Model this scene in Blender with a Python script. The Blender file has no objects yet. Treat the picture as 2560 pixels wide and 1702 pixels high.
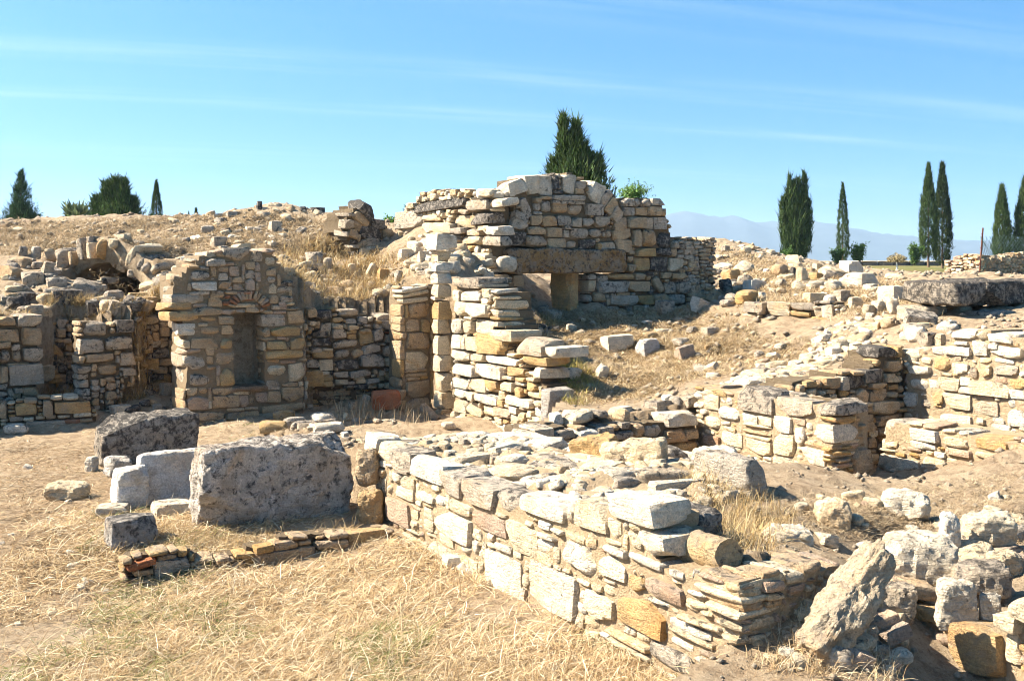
import bpy, bmesh, math, random
import numpy as np
from mathutils import Vector, Matrix, noise as mnoise

rng = random.Random(7)
nrng = np.random.default_rng(11)
SC = bpy.context.scene
COL = SC.collection

# ------------------------------------------------------------------ camera
F = 2700.0; HX = 1280.0; HY = 640.0; EYE = 2.0       # focal length in photo pixels, horizon row, eye height
cam = bpy.data.cameras.new('camera')
cam.sensor_width = 36.0; cam.lens = 36.0 * F / 2560.0
cam.shift_y = -(851.0 - HY) / 2560.0
cam.clip_start = 0.1; cam.clip_end = 20000
camo = bpy.data.objects.new('camera', cam); COL.objects.link(camo)
camo.location = (0, 0, EYE); camo.rotation_euler = (math.radians(90), 0, 0)
SC.camera = camo

# ------------------------------------------------------------------ world, sun, exposure
SUN_EL, SUN_A = 42.0, 2.0
sdir = Vector((-math.cos(math.radians(SUN_EL)) * math.cos(math.radians(SUN_A)),
               math.cos(math.radians(SUN_EL)) * math.sin(math.radians(SUN_A)),
               math.sin(math.radians(SUN_EL))))
W = bpy.data.worlds.new('World'); SC.world = W; W.use_nodes = True
wt = W.node_tree; wt.nodes.clear()
def N(t, typ, **kw):
    n = t.nodes.new(typ)
    for k, v in kw.items():
        if k == 'inp':
            for a, b in v.items(): n.inputs[a].default_value = b
        else: setattr(n, k, v)
    return n
sky = N(wt, 'ShaderNodeTexSky', sky_type='NISHITA', sun_disc=False)
sky.sun_elevation = math.radians(SUN_EL); sky.sun_rotation = math.atan2(sdir.x, sdir.y)
sky.altitude = 400; sky.air_density = 1.0; sky.dust_density = 1.2; sky.ozone_density = 1.5
hsv = N(wt, 'ShaderNodeHueSaturation', inp={'Hue': .490, 'Saturation': 1.4, 'Value': 1.26})
wt.links.new(sky.outputs[0], hsv.inputs['Color'])
# the sky dome is read a little above the true elevation, so that the deep blue reaches down as in the clear dry air of the photograph
tc = N(wt, 'ShaderNodeTexCoord'); sep = N(wt, 'ShaderNodeSeparateXYZ')
wt.links.new(tc.outputs['Generated'], sep.inputs[0])
def wmath(op, a, b=None):
    m = N(wt, 'ShaderNodeMath', operation=op)
    for i, s in enumerate((a, b)):
        if s is None: continue
        if isinstance(s, (int, float)): m.inputs[i].default_value = s
        else: wt.links.new(s, m.inputs[i])
    return m.outputs[0]
lift = N(wt, 'ShaderNodeVectorMath', operation='MULTIPLY_ADD'); lift.inputs[1].default_value = (1, 1, 1.3); lift.inputs[2].default_value = (0, 0, .18)
wt.links.new(tc.outputs['Generated'], lift.inputs[0]); nrm = N(wt, 'ShaderNodeVectorMath', operation='NORMALIZE'); wt.links.new(lift.outputs[0], nrm.inputs[0])
wt.links.new(nrm.outputs[0], sky.inputs['Vector'])
# thin cirrus streaks on a high level plane
zc = wmath('ADD', wmath('MAXIMUM', sep.outputs['Z'], 0.0), 0.06)
u = wmath('DIVIDE', sep.outputs['X'], zc); v = wmath('DIVIDE', sep.outputs['Y'], zc)
ca_, sa_ = math.cos(math.radians(18)), math.sin(math.radians(18))
ul = wmath('ADD', wmath('MULTIPLY', u, ca_), wmath('MULTIPLY', v, sa_)); wl = wmath('SUBTRACT', wmath('MULTIPLY', v, ca_), wmath('MULTIPLY', u, sa_))
def cnoise(su, sw, scale, detail, off=0.0):
    c = N(wt, 'ShaderNodeCombineXYZ'); wt.links.new(wmath('MULTIPLY', ul, su), c.inputs[0]); wt.links.new(wmath('ADD', wmath('MULTIPLY', wl, sw), off), c.inputs[1])
    n = N(wt, 'ShaderNodeTexNoise', inp={'Scale': scale, 'Detail': detail, 'Roughness': .55, 'Distortion': .25}); wt.links.new(c.outputs[0], n.inputs['Vector']); return n.outputs['Fac']
def wrange(v, a, b, c=0.0, d=1.0):
    n = N(wt, 'ShaderNodeMapRange', interpolation_type='SMOOTHSTEP', inp={'From Min': a, 'From Max': b, 'To Min': c, 'To Max': d}); wt.links.new(v, n.inputs['Value']); return n.outputs[0]
wob = wmath('ADD', wl, wmath('MULTIPLY', wmath('SUBTRACT', cnoise(.35, .6, 1.0, 3.0), .5), .7))
def streak(at_, wid, k): return wrange(wmath('ABSOLUTE', wmath('SUBTRACT', wob, at_)), 0, wid, k, 0.0)
strk = wmath('ADD', wmath('ADD', streak(4.18, .34, .75), streak(5.05, .26, .7)), wmath('ADD', streak(3.0, .5, .45), streak(6.6, .5, .4)))
fib = wrange(cnoise(.22, 2.2, 2.2, 9.0, 4.0), .34, .72)
gen = wrange(cnoise(.12, 1.0, .8, 6.0, 1.3), .52, .80, 0, .35)
cov = wmath('MINIMUM', wmath('ADD', wmath('MULTIPLY', strk, fib), wmath('MULTIPLY', gen, .6)), .8)
mixc = N(wt, 'ShaderNodeMix', data_type='RGBA'); mixc.inputs['B'].default_value = (6.2, 7.0, 7.8, 1)
wt.links.new(wmath('MULTIPLY', cov, .21), mixc.inputs['Factor']); wt.links.new(hsv.outputs[0], mixc.inputs['A'])
bg = N(wt, 'ShaderNodeBackground', inp={'Strength': 0.047}); wo = N(wt, 'ShaderNodeOutputWorld')
wt.links.new(mixc.outputs['Result'], bg.inputs[0]); wt.links.new(bg.outputs[0], wo.inputs[0])

sl = bpy.data.lights.new('sun', 'SUN'); sl.energy = 4.0; sl.angle = math.radians(0.53); sl.color = (1.0, 0.905, 0.76)
so = bpy.data.objects.new('sun', sl); COL.objects.link(so); so.location = sdir * 60
so.rotation_euler = sdir.to_track_quat('Z', 'Y').to_euler()
SC.view_settings.view_transform = 'Standard'; SC.view_settings.look = 'None'
SC.view_settings.exposure = 2.22; SC.view_settings.gamma = 1.0; SC.view_settings.use_curve_mapping = False
SC.render.engine = 'CYCLES'
SC.cycles.use_denoising = True
SC.cycles.pixel_filter_type = 'BLACKMAN_HARRIS'; SC.cycles.filter_width = 1.0
SC.cycles.max_bounces = 8; SC.cycles.diffuse_bounces = 7; SC.cycles.volume_bounces = 1
SC.cycles.use_adaptive_sampling = True; SC.cycles.adaptive_threshold = 0.02
SC.cycles.caustics_reflective = False; SC.cycles.caustics_refractive = False

# ------------------------------------------------------------------ materials
def newmat(name):
    m = bpy.data.materials.new(name); m.use_nodes = True
    t = m.node_tree; t.nodes.clear()
    out = N(t, 'ShaderNodeOutputMaterial'); b = N(t, 'ShaderNodeBsdfPrincipled', inp={'Roughness': 0.95, 'Specular IOR Level': 0.15})
    t.links.new(b.outputs[0], out.inputs[0])
    return m, t, b
class NT:
    def __init__(s, t): s.t = t
    def link(s, a, b): s.t.links.new(a, b)
    def noise(s, vec, scale, detail=5, rough=.6, dist=0.0):
        n = N(s.t, 'ShaderNodeTexNoise', inp={'Scale': scale, 'Detail': detail, 'Roughness': rough, 'Distortion': dist})
        if vec is not None: s.link(vec, n.inputs['Vector'])
        return n.outputs['Fac']
    def rng(s, v, a, b, c=0.0, d=1.0):
        n = N(s.t, 'ShaderNodeMapRange', inp={'From Min': a, 'From Max': b, 'To Min': c, 'To Max': d}); s.link(v, n.inputs['Value']); return n.outputs[0]
    def math(s, op, a, b=None, c=None):
        n = N(s.t, 'ShaderNodeMath', operation=op)
        for i, x in enumerate((a, b, c)):
            if x is None: continue
            if isinstance(x, (int, float)): n.inputs[i].default_value = x
            else: s.link(x, n.inputs[i])
        return n.outputs[0]
    def mix(s, f, a, b, mode='MIX'):
        n = N(s.t, 'ShaderNodeMix', data_type='RGBA', blend_type=mode)
        for k, x in (('Factor', f), ('A', a), ('B', b)):
            if isinstance(x, (int, float)): n.inputs[k].default_value = x
            elif isinstance(x, tuple): n.inputs[k].default_value = x
            else: s.link(x, n.inputs[k])
        return n.outputs['Result']
    def bump(s, h, strength, dist, normal=None):
        n = N(s.t, 'ShaderNodeBump', inp={'Strength': strength, 'Distance': dist}); s.link(h, n.inputs['Height'])
        if normal is not None: s.link(normal, n.inputs['Normal'])
        return n.outputs[0]

def stone_material(attr=False):
    m, t, b = newmat('travertine_rubble' if attr else 'travertine'); k = NT(t)
    geo = N(t, 'ShaderNodeNewGeometry'); oi = N(t, 'ShaderNodeObjectInfo')
    off = N(t, 'ShaderNodeVectorMath', operation='SCALE'); off.inputs[0].default_value = (37.0, 91.0, 53.0); k.link(oi.outputs['Random'], off.inputs['Scale'])
    add = N(t, 'ShaderNodeVectorMath', operation='ADD'); k.link(geo.outputs['Position'], add.inputs[0]); k.link(off.outputs[0], add.inputs[1])
    P = add.outputs[0]
    st = N(t, 'ShaderNodeVectorMath', operation='MULTIPLY'); st.inputs[1].default_value = (1, 1, 3.5); k.link(P, st.inputs[0])
    big = k.noise(P, 5.5, 8, .62, .3); strata = k.noise(st.outputs[0], 14, 6, .65, .6); fine = k.noise(P, 75, 5, .75)
    at_ = N(t, 'ShaderNodeAttribute', attribute_name='Col')
    base = at_.outputs['Color'] if attr else oi.outputs['Color']; alpha = at_.outputs['Alpha'] if attr else oi.outputs['Alpha']
    # tone variation from block face to block face
    tone = k.math('MULTIPLY', k.rng(big, .25, .75, .70, 1.22), k.rng(strata, .25, .75, .80, 1.16))
    tone = k.math('MULTIPLY', tone, k.rng(fine, .30, .70, .58, 1.38))
    tcol = N(t, 'ShaderNodeCombineXYZ')
    for i in range(3): k.link(tone, tcol.inputs[i])
    c = k.mix(1.0, base, tcol.outputs[0], 'MULTIPLY')
    och = k.rng(k.noise(P, 3.2, 6, .6, .8), .52, .72, 0, .6)
    c = k.mix(och, c, k.mix(1.0, c, (1.0, .68, .36, 1), 'MULTIPLY'))
    stain = k.noise(geo.outputs['Position'], 1.3, 6, .6, .5)
    c = k.mix(k.rng(stain, .40, .62, 0, .30), c, (.53, .42, .285, 1))
    c = k.mix(k.rng(k.noise(geo.outputs['Position'], 4.5, 6, .65, .6), .55, .72, 0, .5), c, (.25, .195, .135, 1))
    # pale crust and black lichen: more of it on skyward faces and where the stone carries a high lichen value
    sn = N(t, 'ShaderNodeSeparateXYZ'); k.link(geo.outputs['Normal'], sn.inputs[0])
    up = k.rng(sn.outputs['Z'], .15, .95, 0, .07)
    lich = k.math('MULTIPLY', alpha, .26)
    amount = k.math('ADD', up, lich)
    l1 = k.math('ADD', k.noise(P, 17, 9, .74, .4), amount)
    grey = k.rng(k.math('ADD', k.noise(P, 7, 8, .7, .5), k.math('MULTIPLY', amount, 1.0)), .62, .78, 0, .65)
    c = k.mix(grey, c, (.33, .285, .23, 1))
    dark = k.rng(l1, .665, .78, 0, .9)
    c = k.mix(dark, c, (.055, .05, .045, 1))
    vor = N(t, 'ShaderNodeTexVoronoi', inp={'Scale': 48.0}); k.link(P, vor.inputs['Vector'])
    pit = k.rng(vor.outputs['Distance'], .0, .32, 1, 0)
    pmask = k.rng(k.noise(P, 9, 4, .6), .5, .62)
    pit = k.math('MULTIPLY', pit, pmask)
    h = k.math('ADD', k.math('MULTIPLY', big, 1.0), k.math('MULTIPLY', strata, .55))
    h = k.math('ADD', h, k.math('MULTIPLY', fine, .30)); h = k.math('SUBTRACT', h, k.math('MULTIPLY', pit, .22))
    k.link(k.bump(h, 1.0, .075), b.inputs['Normal'])
    k.link(c, b.inputs['Base Color'])
    return m
M_STONE = stone_material(); M_RUBBLE = stone_material(True)

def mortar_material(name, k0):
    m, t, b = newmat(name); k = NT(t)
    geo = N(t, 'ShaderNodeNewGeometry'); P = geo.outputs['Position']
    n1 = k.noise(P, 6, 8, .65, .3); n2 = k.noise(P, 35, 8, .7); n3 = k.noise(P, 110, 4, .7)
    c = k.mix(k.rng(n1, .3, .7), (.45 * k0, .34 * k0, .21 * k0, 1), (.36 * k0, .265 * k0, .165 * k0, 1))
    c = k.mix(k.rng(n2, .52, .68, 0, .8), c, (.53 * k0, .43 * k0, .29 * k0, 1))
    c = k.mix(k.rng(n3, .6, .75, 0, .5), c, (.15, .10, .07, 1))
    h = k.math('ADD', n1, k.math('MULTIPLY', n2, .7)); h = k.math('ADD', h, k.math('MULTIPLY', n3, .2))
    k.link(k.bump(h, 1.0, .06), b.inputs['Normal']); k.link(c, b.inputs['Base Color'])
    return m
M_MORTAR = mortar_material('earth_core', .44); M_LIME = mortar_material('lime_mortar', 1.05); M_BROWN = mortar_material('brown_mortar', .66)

def ground_material():
    m, t, b = newmat('dry_earth'); k = NT(t)
    geo = N(t, 'ShaderNodeNewGeometry'); P = geo.outputs['Position']
    n1 = k.noise(P, 1.3, 8, .65, .4); n2 = k.noise(P, 11, 9, .72, .2); n3 = k.noise(P, 70, 6, .75)
    sp = N(t, 'ShaderNodeSeparateXYZ'); k.link(P, sp.inputs[0])
    c = k.mix(k.rng(n1, .35, .65), (.38, .27, .165, 1), (.47, .36, .235, 1))
    c = k.mix(k.rng(n2, .45, .7, 0, .75), c, (.55, .44, .30, 1))
    c = k.mix(k.rng(n2, .50, .33, 0, .75), c, (.20, .14, .085, 1))
    c = k.mix(k.rng(n3, .54, .70, 0, .85), c, (.56, .47, .35, 1))
    c = k.mix(k.rng(n3, .45, .30, 0, .75), c, (.12, .08, .05, 1))
    # mown lawn and the valley floor beyond the ruins
    far = k.rng(sp.outputs['Y'], 30, 42)
    lawn = k.mix(k.rng(k.noise(P, .35, 5, .6), .4, .6), (.12, .13, .035, 1), (.22, .17, .07, 1))
    c = k.mix(far, c, lawn)
    c = k.mix(k.rng(sp.outputs['Y'], 110, 200), c, (.16, .17, .11, 1))
    h = k.math('ADD', k.math('MULTIPLY', n2, 1.0), k.math('MULTIPLY', n3, .5))
    k.link(k.bump(h, 1.0, .08), b.inputs['Normal']); k.link(c, b.inputs['Base Color'])
    return m
M_GROUND = ground_material()

def blade_material(name, rough=.8, trans=0.25):
    m, t, b = newmat(name); k = NT(t)
    at = N(t, 'ShaderNodeAttribute', attribute_name='Col')
    k.link(at.outputs['Color'], b.inputs['Base Color']); b.inputs['Roughness'].default_value = rough
    tr = N(t, 'ShaderNodeBsdfTranslucent'); k.link(at.outputs['Color'], tr.inputs['Color'])
    ms = N(t, 'ShaderNodeMixShader', inp={'Fac': trans}); k.link(b.outputs[0], ms.inputs[1]); k.link(tr.outputs[0], ms.inputs[2])
    o = [n for n in t.nodes if n.type == 'OUTPUT_MATERIAL'][0]; k.link(ms.outputs[0], o.inputs[0])
    return m
M_STRAW = blade_material('straw'); M_LEAF = blade_material('leaf', .7, .2)

def plain_material(name, col, rough=.9, var=.3, scale=20, bump=.01):
    m, t, b = newmat(name); k = NT(t)
    geo = N(t, 'ShaderNodeNewGeometry'); n1 = k.noise(geo.outputs['Position'], scale, 7, .65)
    d = tuple(x * (1 - var) for x in col) + (1,); l = tuple(min(1, x * (1 + var)) for x in col) + (1,)
    k.link(k.mix(k.rng(n1, .3, .7), d, l), b.inputs['Base Color']); b.inputs['Roughness'].default_value = rough
    k.link(k.bump(n1, .6, bump), b.inputs['Normal'])
    return m
M_BARK = plain_material('bark', (.13, .09, .06), .95, .4, 8, .03)
M_WHITE = plain_material('limewash', (.75, .74, .70), .8, .1)
M_RUST = plain_material('rusty_iron', (.16, .07, .045), .8, .4, 60, .004)
M_PLASTER = plain_material('old_plaster', (.12, .078, .045), .95, .4, 7, .03)
M_MOUNT = plain_material('mountain_slope', (.055, .07, .075), .95, .35, .01, .0)
M_WIRE = plain_material('wire', (.10, .16, .13), .6, .2)

# ------------------------------------------------------------------ pixel helpers
def X(px, d): return (px - HX) * d / F
def Zp(py, d): return EYE - (py - HY) * d / F
def at(px, py, d): return Vector((X(px, d), d, Zp(py, d)))
UB = Vector((.855, .518)).normalized(); UA = Vector((.518, -.855)).normalized()

# ------------------------------------------------------------------ terrain
def inside(poly, x, y):
    res = np.zeros(x.shape, bool); n = len(poly)
    for i in range(n):
        x1, y1 = poly[i]; x2, y2 = poly[(i + 1) % n]
        c = ((y1 > y) != (y2 > y)) & (x < (x2 - x1) * (y - y1) / ((y2 - y1) if y2 != y1 else 1e-9) + x1)
        res ^= c
    return res
class RBF:
    def __init__(s, pts, smooth=.03):
        a = np.array(pts, float); s.p = a[:, :2]; n = len(a)
        r = np.linalg.norm(s.p[:, None] - s.p[None], axis=2)
        A = np.zeros((n + 1, n + 1)); A[:n, :n] = -r; A[:n, :n][np.diag_indices(n)] += -smooth * -1 * .0 + 1e-6
        A[:n, n] = 1; A[n, :n] = 1
        s.c = np.linalg.solve(A, np.append(a[:, 2], 0))
    def __call__(s, x, y):
        out = np.full(x.shape, s.c[-1])
        for (px, py), w in zip(s.p, s.c[:-1]): out = out - w * np.sqrt((x - px) ** 2 + (y - py) ** 2 + .01)
        return out
def pts(l): return [(X(a, d), d, Zp(b, d)) for a, b, d in l]
def vnoise(x, y, seed):
    xi = np.floor(x).astype(np.int64); yi = np.floor(y).astype(np.int64); xf = x - xi; yf = y - yi
    def hsh(a, b):
        h = (a * 374761393 + b * 668265263 + seed * 974711) & 0x7fffffff
        h = ((h ^ (h >> 13)) * 1274126177) & 0x7fffffff
        return ((h ^ (h >> 16)) & 0xffff) / 65535.0
    sx = xf * xf * (3 - 2 * xf); sy = yf * yf * (3 - 2 * yf)
    return (hsh(xi, yi) * (1 - sx) + hsh(xi + 1, yi) * sx) * (1 - sy) + (hsh(xi, yi + 1) * (1 - sx) + hsh(xi + 1, yi + 1) * sx) * sy - .5
def fbm(x, y, sc, seed, octv=4, g=.5):
    o = np.zeros(x.shape); a = 1.0
    for i in range(octv):
        o += a * vnoise(x * sc + 17.3 * i, y * sc + 5.1 * i, seed + i); sc *= 2.03; a *= g
    return o

# lower level: the dry grass court in front and the sunken floors
LOW = RBF([(-6, 4, .0), (-2, 4, 0), (0, 4.5, 0), (-3, 6, .0), (-1.5, 6.3, 0), (-5, 8, 0), (-7, 11, .04), (-2.2, 7.5, .09), (-1.2, 8.0, .11), (-1.6, 7.5, .09), (-1.5, 7.0, -.01), (-2.4, 6.6, .0), (-3, 9, .02),
           (-6, 12.4, .1), (-4, 12.5, .06), (-2.5, 12, .02), (-1, 12, 0), (0, 11, 0), (1.5, 9, -.05), (3.1, 9.6, -.05), (3, 3.5, .0), (-9, 12, .1),
           (-5.4, 13.6, .35), (-4.3, 13.6, .3), (0.3, 4.0, 0.0)])
# the walled platform and the earth heaped to its right
PLAT = RBF(pts([(1000, 1120, 8.2), (880, 1075, 9.0), (720, 1062, 9.6), (1200, 1100, 8.3), (1100, 1150, 7.6), (1300, 1215, 7.0), (1500, 1215, 6.8), (1700, 1265, 6.2), (1800, 1400, 5.0),
                (1900, 1195, 7.3), (1960, 1345, 5.8), (1700, 1130, 8.0), (2000, 1180, 8.0), (2000, 1300, 6.0), (2200, 1290, 6.4), (2100, 1235, 7.2),
                (2300, 1225, 7.6), (2500, 1180, 8.2), (2090, 1212, 8.7), (2190, 1210, 9.1), (2300, 1185, 9.3), (2400, 1155, 9.0), (2560, 1130, 8.6), (2300, 1400, 5.8), (2500, 1400, 5.7),
                (2480, 1480, 5.3), (2250, 1500, 5.2), (2700, 1300, 6.5), (2120, 1420, 5.1), (1650, 1330, 5.6), (1450, 1270, 6.1)]))
FRONT = RBF(pts([(1860, 1700, 4.5), (1900, 1650, 4.65), (1960, 1570, 4.8), (2040, 1490, 4.95), (2110, 1430, 5.1), (2100, 1690, 4.5), (2250, 1690, 4.6), (2310, 1700, 4.8),
                 (2180, 1560, 4.95), (2260, 1540, 5.1), (2450, 1790, 4.5), (2560, 1850, 4.2), (1800, 1800, 4.0), (2300, 1520, 5.2)]))
P_PLAT = [(-.86, 8.16), (1.08, 4.98), (1.40, 5.18), (1.95, 5.36), (2.06, 5.24), (2.42, 4.62), (3.4, 3.0), (9, 5), (9, 7.2), (4.7, 9.0), (3.34, 9.85), (3.05, 9.3), (2.55, 8.75), (1.9, 8.0), (1.1, 8.2), (-.5, 9.0), (-2.1, 9.9), (-2.25, 9.3), (-1.35, 8.55)]
P_FRONT = [(1.06, 4.96), (1.40, 5.16), (1.95, 5.36), (2.06, 5.24), (2.42, 4.62), (3.4, 3.0), (3.4, 1), (.4, 1), (.5, 4.2)]
# upper level: mounds behind the walls
UP = RBF(pts([
    # left mound
    (-500, 560, 20), (0, 558, 21), (120, 552, 20), (250, 545, 20), (400, 555, 19.5), (520, 556, 19), (600, 530, 19), (700, 512, 19), (790, 525, 18.5), (860, 548, 17.8),
    (930, 600, 16.8), (700, 590, 17), (560, 610, 16.5), (420, 625, 16.2), (480, 660, 15), (600, 640, 14.6), (60, 610, 17.5), (150, 605, 17.0), (290, 600, 17.2),
    (-100, 690, 14.6), (60, 690, 14.6), (150, 725, 14.3), (210, 728, 14.6), (290, 735, 14.6), (330, 738, 14.6), (250, 748, 14.1), (420, 730, 13.9), (60, 780, 13.2), (260, 790, 13.5), (380, 780, 13.6), (-200, 760, 13),
    (500, 640, 13.3), (620, 628, 13.4), (720, 650, 14.6), (800, 640, 16), (800, 700, 15), (760, 740, 14.2), (850, 770, 14.3), (950, 760, 14.8), (950, 690, 15.6), (900, 640, 16.4),
    (1010, 700, 14.6), (1050, 620, 15.2), (1060, 560, 16.6), (1150, 700, 13.7), (1110, 640, 14.6), (1200, 640, 14.6), (1180, 560, 16.5), (1230, 740, 13.2), (1300, 800, 12.9),
    # doorway and slope below it
    (1260, 760, 14.5), (1330, 830, 14.6), (1400, 822, 14.9), (1330, 815, 15.4), (1380, 775, 16.6), (1340, 700, 19), (1340, 672, 24), (1480, 770, 15.6), (1600, 775, 16), (1700, 750, 16.4), (1800, 740, 17),
    (1310, 880, 12.4), (1350, 950, 11.8), (1400, 880, 13), (1400, 950, 12.0), (1420, 1010, 11.0), (1360, 1040, 10.4), (1330, 1062, 9.6), (1500, 1000, 11.2), (1560, 1030, 10.4), (1650, 1000, 10.9), (1700, 1015, 10.5), (1500, 900, 12.8), (1600, 900, 13.2),
    (1600, 830, 14.4), (1750, 800, 15), (1750, 880, 13.2), (1900, 860, 13.2), (1800, 950, 11.2), (1900, 945, 11), (2000, 960, 10.2), (2060, 1000, 9.3), (2140, 1003, 9.5), (2100, 890, 11.5), (2200, 870, 11.3), (2000, 870, 12.4),
    (2300, 800, 11.6), (2450, 810, 11.3), (2560, 820, 10.6), (2700, 840, 10),
    # right rubble field up to the skyline
    (1850, 770, 15.2), (2000, 760, 15), (2150, 760, 14.6), (2200, 800, 13.0), (1900, 700, 17.5), (2050, 700, 17), (2200, 720, 15), (2350, 760, 13), (2500, 770, 13),
    (1820, 640, 21), (1800, 598, 24), (1880, 612, 24), (1960, 640, 24), (2080, 660, 25), (2200, 690, 22), (2300, 700, 22), (2450, 705, 22), (2600, 700, 22), (2900, 700, 18),
    (1500, 600, 27), (1200, 560, 26), (800, 560, 27), (300, 580, 27), (-300, 590, 27), (2000, 672, 30), (2400, 690, 30), (3000, 680, 30), (-900, 620, 22)]))
P_UP = [(-30, 11.4), (-8.0, 11.5), (-5.70, 12.88), (-5.75, 13.75), (-5.15, 13.75), (-5.02, 12.95), (-4.58, 13.2), (-4.6, 13.9), (-3.95, 13.9), (-3.62, 12.75), (-2.58, 13.4), (-2.5, 13.72), (-1.45, 14.35), (-1.22, 13.95), (-.9, 13.75), (-.55, 13.5),
        (.52, 11.6), (.22, 9.6), (1.75, 10.55), (1.98, 10.55), (2.72, 9.3), (2.92, 9.45), (2.38, 10.1), (3.86, 11.0), (4.9, 9.7), (7, 6.9), (30, -6), (60, 60), (-60, 60)]
CAVITY = [(-6.42, 15.12), (-6.3, 14.98), (-5.2, 14.5), (-5.05, 14.65), (-4.05, 16.85), (-5.4, 17.3)]
def terrain(x, y, rough=True):
    x = np.asarray(x, float); y = np.asarray(y, float)
    z = LOW(x, y)
    q = inside(P_PLAT, x, y); z = np.where(q, PLAT(x, y), z)
    q = inside(P_FRONT, x, y); z = np.where(q, FRONT(x, y), z)
    q = inside(P_UP, x, y) & (y < 200); z = np.where(q, UP(x, y), z)
    q = inside(CAVITY, x, y); z = np.where(q, np.minimum(z, 1.15), z)
    # beyond the ruins: level lawn, then the valley
    far = np.clip((y - 27) / 9, 0, 1); far = far * far * (3 - 2 * far)
    lawn = 1.17 + .0 * y
    val = np.clip((y - 100) / 400, 0, 1); lawn = lawn - 70 * val * val * (3 - 2 * val)
    z = z * (1 - far) + lawn * far
    side = np.clip((np.abs(x) - 14) / 12, 0, 1) * (1 - far)
    z = z * (1 - side) + 1.2 * side
    if rough:
        am = np.clip((30 - y) / 8, .1, 1)
        flat = np.where((y < 12) & ~inside(P_PLAT, x, y), .35, 1.0)
        z = z + am * flat * (.16 * fbm(x, y, .9, 3, 3) + .07 * fbm(x, y, 4.2, 9, 3, .6))
    return z
def ray(px, py, d0=3.5, d1=60, step=.04):
    d = np.arange(d0, d1, step); x = (px - HX) * d / F; z = EYE - (py - HY) * d / F
    t = terrain(x, d); hit = np.nonzero(z <= t)[0]
    i = hit[0] if len(hit) else len(d) - 1
    return Vector((x[i], d[i], t[i]))

def mesh_from(name, verts, faces, mat, smooth=False):
    me = bpy.data.meshes.new(name)
    me.from_pydata(verts if isinstance(verts, list) else verts.tolist(), [], faces if isinstance(faces, list) else faces.tolist())
    me.materials.append(mat)
    if smooth: me.polygons.foreach_set('use_smooth', np.ones(len(me.polygons), bool))
    me.update(); return me
def quick_mesh(name, verts, loops, nper, mat, smooth=False, col=None):
    """verts (n,3), loops flat index array, nper loops per face"""
    me = bpy.data.meshes.new(name); nf = len(loops) // nper
    me.vertices.add(len(verts)); me.vertices.foreach_set('co', np.asarray(verts, np.float32).ravel())
    me.loops.add(len(loops)); me.loops.foreach_set('vertex_index', np.asarray(loops, np.int32))
    me.polygons.add(nf); me.polygons.foreach_set('loop_start', np.arange(0, nf * nper, nper, dtype=np.int32))
    if smooth: me.polygons.foreach_set('use_smooth', np.ones(nf, bool))
    if col is not None:
        a = me.color_attributes.new('Col', 'FLOAT_COLOR', 'POINT'); a.data.foreach_set('color', np.asarray(col, np.float32).ravel())
    me.materials.append(mat); me.update(calc_edges=True); me.validate(); return me
def obj(name, me, parent=None, label=None, cat=None, group=None, kind=None):
    o = bpy.data.objects.new(name, me); COL.objects.link(o)
    if parent is not None: o.parent = parent
    if label: o['label'] = label
    if cat: o['category'] = cat
    if group: o['group'] = group
    if kind: o['kind'] = kind
    return o
def thing(name, label, cat, loc, group=None):
    o = obj(name, None, None, label, cat, group, 'thing'); o.location = loc; o.empty_display_size = .1
    return o

def graded(lo, hi, a, b, fine, grow=1.12, cap=600):
    c = list(np.arange(a, b, fine)); s = fine; v = c[-1]
    while v < hi: s = min(s * grow, cap); v += s; c.append(v)
    s = fine; v = a; left = []
    while v > lo: s = min(s * grow, cap); v -= s; left.append(v)
    return np.array(left[::-1] + c)
def build_ground():
    gx = graded(-4500, 4500, -8.2, 8.2, .05); gy = graded(1.0, 6500, 3.6, 24, .055, 1.06)
    xx, yy = np.meshgrid(gx, gy); zz = terrain(xx, yy)
    v = np.stack([xx.ravel(), yy.ravel(), zz.ravel()], 1); nx = len(gx)
    i = np.arange(len(gx) - 1)[None] + (np.arange(len(gy) - 1) * nx)[:, None]; i = i.ravel()
    loops = np.stack([i, i + 1, i + nx + 1, i + nx], 1).ravel()
    o = obj('ground', quick_mesh('ground', v, loops, 4, M_GROUND, True), kind='structure')
    o['label'] = 'dry earth and trodden straw ground rising into mounds between the ruined walls'
build_ground()

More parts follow.
